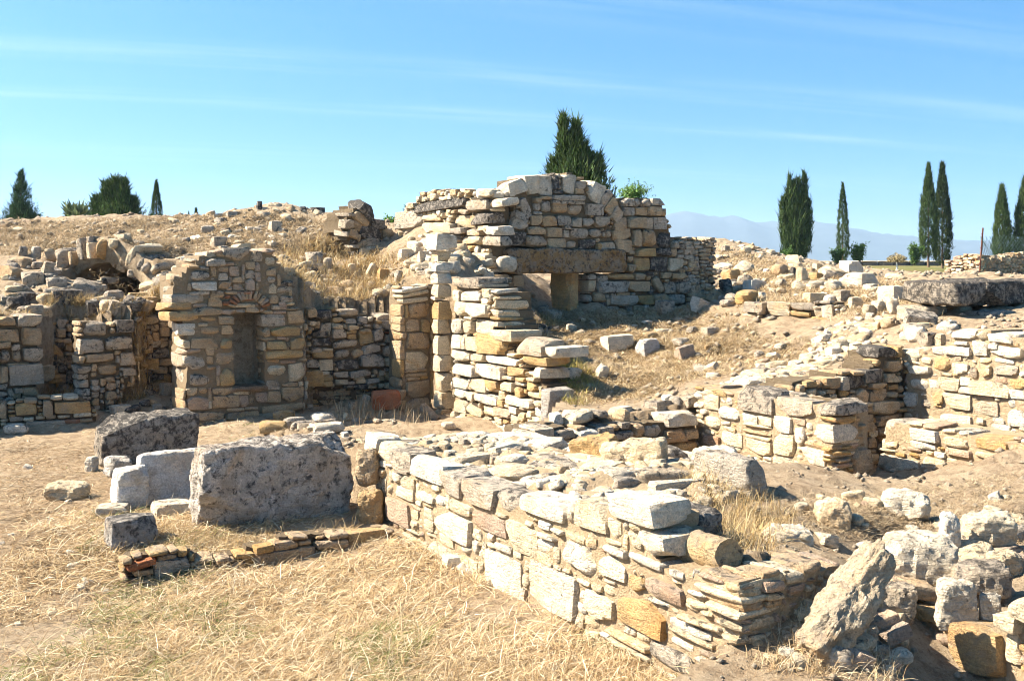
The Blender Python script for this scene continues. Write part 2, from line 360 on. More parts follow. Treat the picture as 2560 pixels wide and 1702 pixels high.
# ------------------------------------------------------------------ stones
def cube_grid(n):
    bm = bmesh.new(); bmesh.ops.create_cube(bm, size=2.0)
    if n > 1: bmesh.ops.subdivide_edges(bm, edges=bm.edges[:], cuts=n - 1, use_grid_fill=True)
    bm.verts.ensure_lookup_table()
    v = np.array([x.co[:] for x in bm.verts]); f = [[q.index for q in p.verts] for p in bm.faces]
    bm.free(); return v, f
GRIDS = {n: cube_grid(n) for n in (3, 4, 6, 10, 18, 30, 48)}
def n3(v, sc, seed, octv=3, g=.5):
    o = np.zeros(len(v)); off = Vector((seed * 3.17, seed * 1.31, -seed * 2.7))
    for i, p in enumerate(v):
        q = Vector(p) * sc + off; a = 1.0; s = 0.0
        for _ in range(octv): s += a * mnoise.noise(q); q = q * 2.1; a *= g
        o[i] = s
    return o
def shape_stone(seed, n=6, p=7.0, corner=.14, amp=.06, chips=3, sc=1.3, size=(1, 1, 1), octv=3):
    """an irregular block in [-1,1]^3: uneven corners, knocked-off arrises, rough faces"""
    r = random.Random(seed); v, f = GRIDS[n]; v = v.copy()
    rad = (np.abs(v) ** p).sum(1) ** (1 / p); v = v / rad[:, None]
    cs = np.array([[r.uniform(-corner, corner * .35) for _ in range(3)] for _ in range(8)])
    w = np.ones((len(v), 8))
    for i in range(8):
        s = np.array([1 if i & 1 else -1, 1 if i & 2 else -1, 1 if i & 4 else -1])
        w[:, i] = np.prod((1 + v * s) / 2, axis=1)
        cs[i] *= s
    v = v + w @ cs
    for _ in range(chips):
        d = np.array([r.choice((-1, 1)) * r.uniform(.3, 1), r.choice((-1, 1)) * r.uniform(.3, 1), r.choice((-1, 1)) * r.uniform(.3, 1)])
        d /= np.linalg.norm(d); o = r.uniform(1.05, 1.3); t = v @ d - o
        v = v - np.maximum(t, 0)[:, None] * d
    sz = np.array(size, float); sz = sz / sz.max()
    nn = n3(v * sz, sc, seed, octv, .55)
    dirn = v / np.linalg.norm(v, axis=1)[:, None]
    v = v + dirn * (nn * amp)[:, None] / sz
    return v, f
def stone_mesh(name, seed, mat=None, sharp=27, **kw):
    v, f = shape_stone(seed, **kw)
    me = mesh_from(name, v * .5, f, mat or M_STONE, True); me.set_sharp_from_angle(angle=math.radians(sharp)); return me
LIB_BLOCK = [stone_mesh('stone', 100 + i, n=6, p=16, corner=.15, amp=.05, chips=4) for i in range(26)]
LIB_SLAB = [stone_mesh('stone', 200 + i, n=4, p=9, corner=.12, amp=.05, chips=2) for i in range(12)]
LIB_ROCK = [stone_mesh('stone', 300 + i, n=6, p=3.6, corner=.30, amp=.14, chips=6) for i in range(24)]
LIB_SMALL = [stone_mesh('stone', 400 + i, n=3, p=4, corner=.25, amp=.12, chips=3) for i in range(16)]
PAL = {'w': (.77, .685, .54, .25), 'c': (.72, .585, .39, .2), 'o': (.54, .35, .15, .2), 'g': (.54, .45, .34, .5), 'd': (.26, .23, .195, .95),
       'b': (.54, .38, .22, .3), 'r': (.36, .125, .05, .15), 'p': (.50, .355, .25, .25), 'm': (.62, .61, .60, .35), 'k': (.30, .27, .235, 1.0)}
def tint(c, r=rng, k=.10):
    a = PAL[c]; s = 1 + r.uniform(-k, k); t = r.uniform(-.04, .04)
    return (a[0] * s * (1 + t), a[1] * s, a[2] * s * (1 - t * 1.5), min(1, max(0, a[3] + r.uniform(-.18, .18))))
def put(me, loc, size, rot, color, parent=None, name='stone'):
    o = bpy.data.objects.new(name, me); COL.objects.link(o)
    if isinstance(rot, Matrix): mw = Matrix.Translation(loc) @ rot.to_4x4() @ Matrix.Diagonal((*size, 1))
    else: mw = Matrix.LocRotScale(Vector(loc), rot, Vector(size))
    if parent is not None:
        o.parent = parent; mw = Matrix.Translation(-parent.location) @ mw
    o.matrix_basis = mw; o.color = color
    return o

def joined(name, items, parent=None, label=None, cat=None):
    """many small stones as one mesh, each with its own colour"""
    V = []; L = []; C = []; b = 0
    for me, loc, size, rot, col in items:
        n = len(me.vertices); co = np.empty(n * 3, np.float32); me.vertices.foreach_get('co', co); co = co.reshape(-1, 3) * np.array(size)
        V.append(co @ np.array(rot).T + np.array(loc)); li = np.empty(len(me.loops), np.int32); me.loops.foreach_get('vertex_index', li); L.append(li + b); b += n
        C.append(np.repeat(np.array(col)[None], n, 0))
    return obj(name, quick_mesh(name, np.concatenate(V), np.concatenate(L), 4, M_RUBBLE, True, np.concatenate(C)), parent, label, cat, None, 'stuff')

# ------------------------------------------------------------------ masonry walls
def parse(s):
    out = []
    for it in s.replace('\n', ';').split(';'):
        it = it.split()
        if not it: continue
        x, y, w, h = map(float, it[:4]); c = it[4] if len(it) > 4 else 'c'
        out.append((x, y, w, h, c, float(it[5]) if len(it) > 5 else 0.0))
    return out
class Wall:
    """an upright plane of masonry: origin on the ground plan, u along it, v up; the face looks along n"""
    def __init__(s, name, label, cat, L, R, thick=.45, zb=0.0, cell=.025, u=None):
        (pl, dl), (pr, dr) = L, R
        s.o = Vector((X(pl, dl), dl)); e = Vector((X(pr, dr), dr))
        s.u = (e - s.o).normalized() if u is None else u
        s.len = (e - s.o).length
        n = Vector((s.u.y, -s.u.x))
        if n.dot(-s.o) < 0: n = -n
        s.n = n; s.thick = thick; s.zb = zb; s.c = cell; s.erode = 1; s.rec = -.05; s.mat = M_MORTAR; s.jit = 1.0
        s.t = thing(name, label, cat, (s.o.x, s.o.y, zb))
        s.stones = []; s.count = 0
    def uv(s, px, py):
        rx = (px - HX) / F; rz = -(py - HY) / F
        den = s.u.x * 1 - s.u.y * rx     # solve o + u*t = (rx*d, d)
        t = (s.o.y * rx - s.o.x) / (s.u.x - s.u.y * rx); d = s.o.y + s.u.y * t
        return t, EYE + rz * d
    def poly(s, l): return [s.uv(a, b) for a, b in l]
    def traced(s, x0, y0, k, txt):
        for x, y, w, h, c, r in parse(txt):
            px, py = x0 + x / k, y0 + y / k; w /= k; h /= k
            a = s.uv(px - w / 2, py); b = s.uv(px + w / 2, py); q = s.uv(px, py - h / 2); p = s.uv(px, py + h / 2)
            s.stones.append(((a[0] + b[0]) / 2, (q[1] + p[1]) / 2, abs(b[0] - a[0]), abs(q[1] - p[1]), c, r, True))
    def build(s, poly, holes=(), hs=(.07, .15), ws=(.10, .30), pal='cccwwbbo', fill=True, proud=(.0, .045), gap=.009, core=True, depth=(.16, .3), rough=1.0, minsz=.045, smallmax=400, coremat=None, slope=0.0):
        poly = s.poly(poly); holes = [s.poly(h) for h in holes]
        us = [p[0] for p in poly]; vs = [p[1] for p in poly]; c = s.c
        u0, u1, v0, v1 = min(us), max(us), min(vs), max(vs)
        nu = int((u1 - u0) / c) + 1; nv = int((v1 - v0) / c) + 1
        gu, gv = np.meshgrid(u0 + (np.arange(nu) + .5) * c, v0 + (np.arange(nv) + .5) * c)
        ok = inside(poly, gu, gv)
        for h in holes: ok &= ~inside(h, gu, gv)
        if core: s._core(ok, u0, v0, coremat or s.mat)
        occ = ~ok
        for (uc, vc, w, h, cc, r, _) in s.stones:
            a = math.radians(r); du = gu - uc; dv = gv - vc
            ru = du * math.cos(a) - dv * math.sin(a); rv = du * math.sin(a) + dv * math.cos(a)
            occ |= (np.abs(ru) < w / 2) & (np.abs(rv) < h / 2)
        if fill:
            free = ~occ; rr = random.Random(int(abs(u0 * 991 + v0 * 77 + s.len * 1311)))
            for j in range(nv):
                i = 0
                while i < nu:
                    if not free[j, i]: i += 1; continue
                    tw = max(2, int(rr.uniform(*ws) / c)); th = max(2, int(rr.triangular(hs[0], hs[1]) / c))
                    if rr.random() < .1: th = max(2, th // 2)
                    e = i
                    while e < nu and e - i < tw and free[j, e]: e += 1
                    t = j + 1
                    while t < nv and t - j < th and free[t, i:e].all(): t += 1
                    free[j:t, i:e] = False
                    w = (e - i) * c; h = (t - j) * c
                    if w >= minsz and h >= minsz * .8:
                        s.stones.append((u0 + (i + e) / 2 * c, v0 + (j + t) / 2 * c, w, h, rr.choice(pal), rr.gauss(0, 2.0 * rough), False))
                    i = e
        st = sorted(s.stones, key=lambda q: -q[2] * q[3])
        frame = Matrix((( s.u.x, s.n.x * -1, 0), (s.u.y, s.n.y * -1, 0), (0, 0, 1)))   # columns: along, into wall, up
        extra = []
        for k, (uc, vc, w, h, cc, r, tr) in enumerate(st):
            dp = rng.uniform(*depth); pr = rng.uniform(*proud) * (1.25 if tr else 1) + (.012 if tr and s.rec > -.03 else 0)
            g = gap * rng.uniform(.4, 1.3)
            def out(a, b):
                i = int((a - u0) / c); j = int((b - v0) / c)
                return not (0 <= i < nu and 0 <= j < nv) or not ok[j, i]
            if out(uc, vc + h / 2 + c * 1.6) or out(uc - w / 2 - c * 1.6, vc) or out(uc + w / 2 + c * 1.6, vc): dp = max(dp, s.thick * rng.uniform(.6, .95))
            lib = LIB_SLAB if h < w * .32 or min(w, h) < .06 else (LIB_BLOCK if rng.random() < .85 else LIB_ROCK)
            if max(w, h) < .09: lib = LIB_SMALL
            me = rng.choice(lib)
            rot = frame @ Matrix.Rotation(math.radians(r + rng.gauss(0, .8 * rough)), 3, 'Y') @ Matrix.Rotation(math.radians(rng.gauss(0, 2.2 * rough)), 3, 'Z') @ Matrix.Rotation(math.radians(rng.gauss(0, 2.2 * rough)), 3, 'X')
            if rng.random() < .5: rot = rot @ Matrix.Rotation(math.pi, 3, 'Y')
            p = s.o + s.u * uc + s.n * (pr - dp / 2)
            loc = Vector((p.x, p.y, vc)); size = ((w - g) * 1.08, dp, (h - g) * 1.08)
            if k < 295: put(me, loc, size, rot, tint(cc), s.t)
            elif k < 295 + smallmax: extra.append((me, loc, size, rot))
        if extra: joined('packing_stones', [(me, loc - s.t.location, size, rot, tint(rng.choice(pal))) for me, loc, size, rot in extra], s.t)
        s.count = len(st)
        return s
    def _core(s, ok, u0, v0, mat):
        k = 2; c = s.c * k
        nv, nu = ok.shape; nv2 = -(-nv // k); nu2 = -(-nu // k)
        pad = np.zeros((nv2 * k, nu2 * k), bool); pad[:nv, :nu] = ok
        m = pad.reshape(nv2, k, nu2, k).sum(axis=(1, 3)) >= (k * k + 1) // 2
        er = m.copy()                       # keep the core off the ragged top and ends
        for _ in range(s.erode):
            q = er.copy(); q[:-1] &= er[1:]; q[-1] = False; q[:, :-1] &= er[:, 1:]; q[:, 1:] &= er[:, :-1]; q[:, 0] = False; q[:, -1] = False; er = q
        m = er
        ids = {}; V = []; Fc = []
        base = np.array(s.t.location)
        def vid(i, j, side):
            key = (i, j, side)
            if key not in ids:
                uu = u0 + i * c + rng.uniform(-.25, .25) * c; vv = v0 + j * c + rng.uniform(-.25, .25) * c
                off = s.rec + rng.uniform(-.022, .018) * s.jit if side == 0 else -s.thick
                p = s.o + s.u * uu + s.n * off
                ids[key] = len(V); V.append((p.x - base[0], p.y - base[1], vv - base[2]))
            return ids[key]
        for j in range(nv2):
            for i in range(nu2):
                if not m[j, i]: continue
                a = [vid(i, j, 0), vid(i + 1, j, 0), vid(i + 1, j + 1, 0), vid(i, j + 1, 0)]
                b = [vid(i, j, 1), vid(i + 1, j, 1), vid(i + 1, j + 1, 1), vid(i, j + 1, 1)]
                Fc.append(a); Fc.append(b[::-1])
                for (dj, di, p, q) in ((-1, 0, 0, 1), (0, 1, 1, 2), (1, 0, 2, 3), (0, -1, 3, 0)):
                    jj, ii = j + dj, i + di
                    if not (0 <= jj < nv2 and 0 <= ii < nu2 and m[jj, ii]): Fc.append([a[q], a[p], b[p], b[q]])
        if V:
            me = mesh_from('mortar_core', V, Fc, mat, True); me.set_sharp_from_angle(angle=math.radians(50)); obj('mortar_core', me, s.t)

def edge_heap(wall, a, b, n, sz=(.08, .2), pal='cwgb', off=(-.35, .0), dz=(0, .04)):
    """broken core stones lying along the ragged top of a wall, from pixel a to pixel b"""
    for i in range(n):
        t = rng.random(); px = a[0] + (b[0] - a[0]) * t; py = a[1] + (b[1] - a[1]) * t
        uu, vv = wall.uv(px, py); p = wall.o + wall.u * uu + wall.n * rng.uniform(*off)
        s0 = rng.uniform(*sz)
        put(rng.choice(LIB_ROCK), Vector((p.x, p.y, vv + rng.uniform(*dz))), (s0 * rng.uniform(.9, 1.5), s0 * rng.uniform(.8, 1.3), s0 * rng.uniform(.5, .8)),
            Matrix.Rotation(rng.uniform(0, 6.28), 3, 'Z') @ Matrix.Rotation(rng.gauss(0, .2), 3, 'X'), tint(rng.choice(pal)), wall.t)

K1, K2, K3, K4 = 3.681, 3.099, 2.234, 2.605
# ---- long low wall across the foreground
w1 = Wall('long_wall', 'long sunlit low stone wall running from the big grey block towards the viewer', 'wall', (940, 7.95), (1850, 4.67), .32, -.1, .018)
w1.rec = -.012; w1.jit = .35; w1.mat = M_LIME
w1.traced(900, 1000, K3, '''520 705 200 150 w; 250 520 110 80 w; 370 540 90 55 w; 215 625 120 130 p; 300 820 160 115 w; 445 860 165 120 c; 600 940 120 130 c
805 970 190 215 w; 1080 1075 265 250 w; 725 690 190 110 p; 570 605 130 70 c; 900 770 160 160 c; 1220 880 205 165 w; 1410 940 150 130 w; 1045 770 100 35 w; 1100 730 80 35 w
1430 850 130 60 w; 1590 905 195 70 w; 1640 800 145 120 w; 1700 1060 215 100 p; 1765 970 90 60 w; 1545 1030 85 90 o; 1570 1200 260 180 o; 1340 1160 160 150 c; 1490 1335 240 45 c
1500 1390 230 40 c; 1740 1440 250 120 g; 1970 1530 160 110 c; 1940 1470 130 45 w; 2000 1080 260 50 c; 2040 1170 200 45 c; 1880 1130 120 50 c; 1900 1250 240 50 c; 2060 1250 130 55 c; 1850 1330 260 45 c; 2080 1340 100 60 c
230 345 105 130 g; 380 395 185 125 w; 510 465 125 125 g; 660 530 185 130 g; 820 575 155 130 g; 1030 610 255 105 w; 1180 645 55 120 w; 1290 650 170 150 c; 1525 610 245 130 w; 140 290 110 110 c; 60 250 90 100 w''')
w1.build([(935, 1095), (1000, 1130), (1100, 1185), (1200, 1222), (1300, 1250), (1400, 1262), (1480, 1275), (1560, 1265), (1625, 1280), (1650, 1400), (1752, 1425), (1850, 1448), (1850, 1830), (1700, 1730), (1345, 1575), (985, 1370), (945, 1290)],
         hs=(.06, .12), ws=(.07, .22), pal='ccccwwwpc', gap=.012, proud=(.002, .016))
# ---- its end, built of thin flat slabs
e1 = Wall('slab_wall', 'shaded wall end of thin flat slabs at the near corner of the long low wall', 'wall', (1852, 4.675), (2112, 5.0), .35, -.1, .016)
e1.rec = -.014; e1.jit = .4; e1.mat = M_LIME
e1.build([(1852, 1452), (2000, 1420), (2112, 1402), (2112, 1440), (2050, 1490), (1960, 1580), (1900, 1660), (1852, 1800)], hs=(.035, .06), ws=(.10, .34), pal='cccbp', gap=.006, minsz=.03, proud=(.0, .03))

# stones bedded on top of a thing, packed on a level plane
def top_stones(parent, poly, z, ws=(.16, .42), hs=(.14, .34), pal='wgcgb', cell=.03, lift=.0, keep=.85, seed=1, ang=0.0, th=(.10, .2), join=False):
    r = random.Random(seed); P = []; pile = []
    for px, py in poly:
        d = (EYE - z) * F / (py - HY); P.append((X(px, d), d))
    ca, sa = math.cos(ang), math.sin(ang)
    Q = [(x * ca + y * sa, -x * sa + y * ca) for x, y in P]
    u0 = min(q[0] for q in Q); u1 = max(q[0] for q in Q); v0 = min(q[1] for q in Q); v1 = max(q[1] for q in Q)
    nu = int((u1 - u0) / cell) + 1; nv = int((v1 - v0) / cell) + 1
    gu, gv = np.meshgrid(u0 + (np.arange(nu) + .5) * cell, v0 + (np.arange(nv) + .5) * cell)
    free = inside(Q, gu, gv)
    for j in range(nv):
        i = 0
        while i < nu:
            if not free[j, i]: i += 1; continue
            tw = int(r.uniform(*ws) / cell); th_ = int(r.uniform(*hs) / cell); e = i
            while e < nu and e - i < tw and free[j, e]: e += 1
            t = j + 1
            while t < nv and t - j < th_ and free[t, i:e].all(): t += 1
            free[j:t, i:e] = False; w = (e - i) * cell; h = (t - j) * cell
            if w > (.04 if join else .07) and h > (.04 if join else .07) and r.random() < keep:
                uc = u0 + (i + e) / 2 * cell; vc = v0 + (j + t) / 2 * cell
                x = uc * ca - vc * sa; y = uc * sa + vc * ca; zz = float(terrain(np.array([x]), np.array([y]))[0]); tk = r.uniform(*th)
                me = r.choice(LIB_SLAB + LIB_BLOCK[:8] if join else (LIB_ROCK if r.random() < .4 else LIB_BLOCK)); loc = Vector((x, y, zz + lift - tk * r.uniform(.05, .3)))
                rot = Matrix.Rotation(ang + r.gauss(0, .15 + .6 * join), 3, 'Z') @ Matrix.Rotation(r.gauss(0, .10 + .1 * join), 3, 'X') @ Matrix.Rotation(r.gauss(0, .10 + .1 * join), 3, 'Y')
                if join: pile.append((me, loc - parent.t.location, (w, h, tk), rot, tint(r.choice(pal), r)))
                else: put(me, loc, (w * 1.05, h * 1.05, tk), rot, tint(r.choice(pal)), parent.t)
            i = e
    if pile: joined('packing_stones', pile, parent.t)
TA = math.atan2(UA.y, UA.x)
def mortar_bed(parent, poly, z, lift=.02, cell=.045):
    """worn lime and rubble fill between the stones on the top of a wall"""
    P = [(X(px, (EYE - z) * F / (py - HY)), (EYE - z) * F / (py - HY)) for px, py in poly]
    x = np.arange(min(p[0] for p in P), max(p[0] for p in P), cell); y = np.arange(min(p[1] for p in P), max(p[1] for p in P), cell)
    xx, yy = np.meshgrid(x, y); zz = terrain(xx, yy) + lift + .05 * fbm(xx, yy, 7, 31, 3, .6); ins = inside(P, xx, yy)
    zz = np.where(ins, zz, zz - .12); nx = len(x); L = parent.t.location
    i = (np.arange(nx - 1)[None] + (np.arange(len(y) - 1) * nx)[:, None]); q = ins[:-1, :-1] | ins[1:, :-1] | ins[:-1, 1:] | ins[1:, 1:]; i = i[q]
    V = np.stack([xx.ravel() - L.x, yy.ravel() - L.y, zz.ravel() - L.z], 1)
    obj('mortar_bed', quick_mesh('mortar_bed', V, np.stack([i, i + 1, i + nx + 1, i + nx], 1).ravel(), 4, M_LIME, True), parent.t)
W1TOP = [(905, 1078), (1000, 1135), (1100, 1190), (1300, 1255), (1480, 1285), (1600, 1290), (1680, 1300), (1800, 1230), (1890, 1175), (1780, 1130), (1640, 1107), (1400, 1097), (1150, 1082), (1000, 1070)]
mortar_bed(w1, W1TOP, .58)
top_stones(w1, [(905, 1075), (1000, 1135), (1100, 1190), (1300, 1255), (1480, 1285), (1600, 1290), (1660, 1270), (1800, 1240), (1900, 1180), (1780, 1130), (1640, 1105), (1400, 1095), (1150, 1080), (1000, 1068)], .58, ang=TA, seed=5, lift=.015, ws=(.22, .62), hs=(.18, .42), th=(.07, .13), keep=.8, pal='wcgwc')
top_stones(w1, [(905, 1075), (1000, 1135), (1100, 1190), (1300, 1255), (1480, 1285), (1600, 1290), (1700, 1330), (1850, 1250), (1900, 1180), (1780, 1130), (1640, 1105), (1400, 1095), (1150, 1080), (1000, 1068), (720, 1050)], .58, ang=TA, seed=15, lift=.02, ws=(.05, .14), hs=(.05, .12), th=(.04, .08), keep=.62, pal='wccwgc', join=True)
top_stones(w1, [(680, 1062), (720, 1045), (860, 1052), (1000, 1064), (1000, 1085), (900, 1080), (800, 1080)], .5, ang=TA, seed=8, pal='wgcg', lift=.04)
top_stones(e1, [(1745, 1420), (1850, 1440), (2000, 1412), (2110, 1395), (2050, 1370), (1900, 1385)], .6, ang=math.atan2(UB.y, UB.x), seed=3, pal='bbg', ws=(.2, .4), hs=(.14, .2), th=(.06, .08), lift=.05, keep=1)

# ---- wall beside the sunken passage
w2 = Wall('passage_wall', 'sunlit wall of mixed blocks and bricks on the left of the dark sunken passage', 'wall', (1740, 10.45), (2080, 9.0), .45, -.1, .022)
w2.rec = -.012; w2.jit = .35; w2.mat = M_LIME
w2.traced(1800, 780, K2, '''580 745 280 140 g; 840 745 150 100 g; 840 830 135 45 o; 490 870 125 130 w; 620 960 80 150 w; 805 930 155 140 w; 500 1020 165 180 c; 310 1050 195 120 c; 520 1185 195 120 c
720 1120 165 130 w; 840 1060 70 35 o; 830 1110 70 30 c; 830 1150 70 35 o; 60 785 175 120 w; 90 980 150 110 c; 280 690 270 190 g; 290 880 230 30 c; 290 930 230 35 b; 300 970 200 30 c; -60 860 130 110 c; -70 700 120 120 c; -60 1000 120 90 p''')
w2.build([(1735, 965), (1800, 965), (1900, 985), (1960, 990), (2050, 1005), (2080, 1010), (2080, 1230), (1900, 1220), (1735, 1180)], hs=(.06, .12), ws=(.08, .22), pal='cccwowp', proud=(.002, .02))
e2 = Wall('passage_pier', 'shaded pier of brick and block at the mouth of the sunken passage', 'wall', (2081, 9.0), (2180, 9.25), .4, -.1, .022)
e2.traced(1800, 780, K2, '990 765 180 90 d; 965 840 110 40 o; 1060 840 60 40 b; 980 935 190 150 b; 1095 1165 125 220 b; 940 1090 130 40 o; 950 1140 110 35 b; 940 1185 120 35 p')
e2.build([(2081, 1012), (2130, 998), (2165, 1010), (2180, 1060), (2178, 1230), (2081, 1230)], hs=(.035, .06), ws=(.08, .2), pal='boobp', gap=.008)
iw = Wall('inner_wall', 'shaded ochre block wall at the back of the sunken passage', 'wall', (1930, 9.8), (2264, 10.7), .4, -.1, .022)
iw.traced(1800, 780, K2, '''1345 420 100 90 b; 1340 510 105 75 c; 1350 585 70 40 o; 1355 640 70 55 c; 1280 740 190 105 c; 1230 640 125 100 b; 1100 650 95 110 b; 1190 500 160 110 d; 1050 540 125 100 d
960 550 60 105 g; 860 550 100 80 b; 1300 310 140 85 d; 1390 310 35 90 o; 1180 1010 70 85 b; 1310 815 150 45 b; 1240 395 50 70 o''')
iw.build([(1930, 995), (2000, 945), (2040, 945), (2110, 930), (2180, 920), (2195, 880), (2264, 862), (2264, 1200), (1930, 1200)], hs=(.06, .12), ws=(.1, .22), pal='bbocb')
w3 = Wall('tall_side_wall', 'broad sunlit wall of pale blocks on the right of the sunken passage', 'wall', (2262, 10.7), (2640, 9.36), .5, -.1, .022)
w3.rec = -.012; w3.jit = .35; w3.mat = M_LIME
w3.traced(1800, 780, K2, '''1550 450 165 75 w; 1540 565 155 105 w; 1710 400 160 120 o; 1860 435 135 95 w; 1960 465 65 85 g; 1770 560 165 110 c; 1910 600 140 55 w; 2090 595 290 120 c; 1475 680 105 120 w; 1590 705 105 85 g; 1690 670 75 90 o
1830 690 225 130 c; 2060 745 215 115 g; 1620 860 145 140 c; 1830 865 235 155 w; 2010 850 95 85 c; 2175 920 150 110 w; 2300 820 140 130 w; 1900 170 190 75 w; 2180 200 190 70 w; 1870 238 115 35 w; 2020 280 115 120 w; 2120 265 75 55 w; 1840 300 215 75 w; 2230 320 250 95 w
1480 330 150 90 c; 1600 380 90 60 c; 2050 450 100 90 c; 2220 450 180 90 g''')
w3.build([(2255, 905), (2300, 862), (2350, 862), (2380, 825), (2460, 822), (2560, 838), (2640, 850), (2780, 870), (2920, 890), (2920, 1260), (2640, 1180), (2262, 1180)], hs=(.06, .13), ws=(.09, .26), pal='ccwwcop', proud=(.002, .02))
w3b = Wall('footing_wall', 'pale lower footing wall with a level top below the broad sunlit wall', 'wall', (2200, 9.75), (2600, 8.45), .5, -.1, .022)
w3b.rec = -.012; w3b.jit = .35; w3b.mat = M_LIME
w3b.traced(1800, 780, K2, '1340 915 215 160 g; 1590 950 215 90 w; 1580 1035 200 60 w; 1820 1010 205 95 c; 2110 1020 260 100 o; 1390 1195 310 150 w; 1300 1075 135 35 c; 1400 1105 80 40 o; 1650 1190 180 120 c; 1850 1090 200 60 p; 2050 1110 160 50 c')
w3b.build([(2200, 1058), (2260, 1052), (2400, 1075), (2600, 1105), (2600, 1250), (2200, 1260)], hs=(.06, .12), ws=(.09, .24), pal='ccwwop', proud=(.002, .02))
top_stones(w2, [(1700, 940), (1800, 965), (1960, 990), (2060, 1000), (2000, 950), (2090, 925), (2180, 910), (2190, 880), (2090, 880), (1980, 920), (1850, 925)], .82, ang=TA, seed=11, pal='wcgcw', ws=(.14, .4), hs=(.12, .3), th=(.08, .16), keep=.7, lift=.02)

top_stones(w2, [(1700, 940), (1800, 965), (1960, 990), (2060, 1000), (2000, 950), (2090, 925), (2180, 910), (2190, 880), (2090, 880), (1980, 920), (1850, 925)], .82, ang=TA, seed=16, lift=.015, ws=(.05, .15), hs=(.05, .13), th=(.04, .08), keep=.55, pal='wccwgc', join=True)
mortar_bed(w2, [(1700, 940), (1800, 968), (1960, 993), (2060, 1003), (2000, 950), (2090, 925), (2180, 910), (2190, 882), (2090, 882), (1980, 922), (1850, 928)], .82)
# ---- low wall in the middle
lw = Wall('trench_wall', 'low shaded rubble wall lining the trench behind the long low wall', 'wall', (1310, 9.3), (1748, 10.3), .4, -.1, .022)
lw.traced(900, 1000, K3, '''1140 195 115 60 g; 1020 180 120 55 w; 1370 185 85 75 g; 1265 190 110 55 w; 1470 195 105 40 g; 1560 170 65 80 b; 1650 170 105 75 g; 1770 195 105 65 b; 1590 240 80 45 g; 1500 240 90 45 b; 1800 112 170 80 w; 1830 265 145 85 o; 1690 225 90 40 b; 1850 190 70 50 b''')
lw.build([(1310, 1068), (1400, 1062), (1500, 1066), (1560, 1056), (1690, 1050), (1748, 1020), (1748, 1150), (1310, 1150)], hs=(.05, .1), ws=(.1, .22), pal='ggbbc')
top_stones(lw, [(1312, 1066), (1420, 1060), (1560, 1052), (1740, 1022), (1700, 1005), (1560, 1020), (1430, 1025), (1380, 1040)], .53, ang=math.atan2(UB.y, UB.x), seed=21, pal='cwwg', th=(.08, .16), lift=.03, keep=.8)

# ---- great stair-stepped side wall, sunlit
w4 = Wall('stepped_wall', 'bright sunlit stepped wall of squared cream blocks left of the grassy slope', 'wall', (1130, 13.2), (1372, 11.45), .5, -.15, .026)
w4.traced(640, 700, K1, '''1880 270 125 130 c; 2050 280 185 125 w; 1855 420 105 135 w; 1965 430 85 125 c; 2090 430 170 130 c; 1850 570 92 135 w; 1925 580 38 115 c; 2000 590 115 140 c; 2180 600 220 180 o; 1880 700 155 105 w; 2045 720 115 75 c
2230 740 240 75 w; 1925 830 205 105 w; 2155 850 205 110 w; 1885 950 125 95 w; 2050 970 145 120 c; 2180 970 125 105 o; 1885 1050 125 85 w; 1985 1070 75 80 c; 2135 1095 210 95 w; 1870 1160 105 120 c; 1995 1185 125 120 c; 2140 1205 135 110 c; 2280 1215 130 80 p; 1840 90 0 0 c''')
w4.stones = [q for q in w4.stones if q[2] > .02]
w4.traced(640, 400, K1, '1920 1130 235 95 g; 1830 1245 60 100 w; 1960 1245 185 95 w')
w4.traced(1200, 600, K1, '100 1210 230 120 w; 320 1215 160 95 o; 545 1225 105 100 w; 100 1340 145 105 c; 90 1460 185 95 w; 360 1490 230 90 w; 500 1420 120 60 c; 250 1350 120 90 c; 385 1325 90 45 g')
w4.traced(1200, 600, K1, '100 960 235 190 o; 465 990 240 160 g; 490 1100 230 100 o; 200 1110 290 75 w; 675 1035 105 100 w; 200 880 200 110 c; 60 860 150 140 c')
w4.build([(1130, 690), (1190, 692), (1200, 720), (1240, 725), (1245, 790), (1262, 830), (1262, 865), (1305, 895), (1310, 925), (1345, 935), (1372, 985), (1372, 1110), (1130, 1090)], hs=(.07, .13), ws=(.1, .26), pal='wccco', gap=.012)

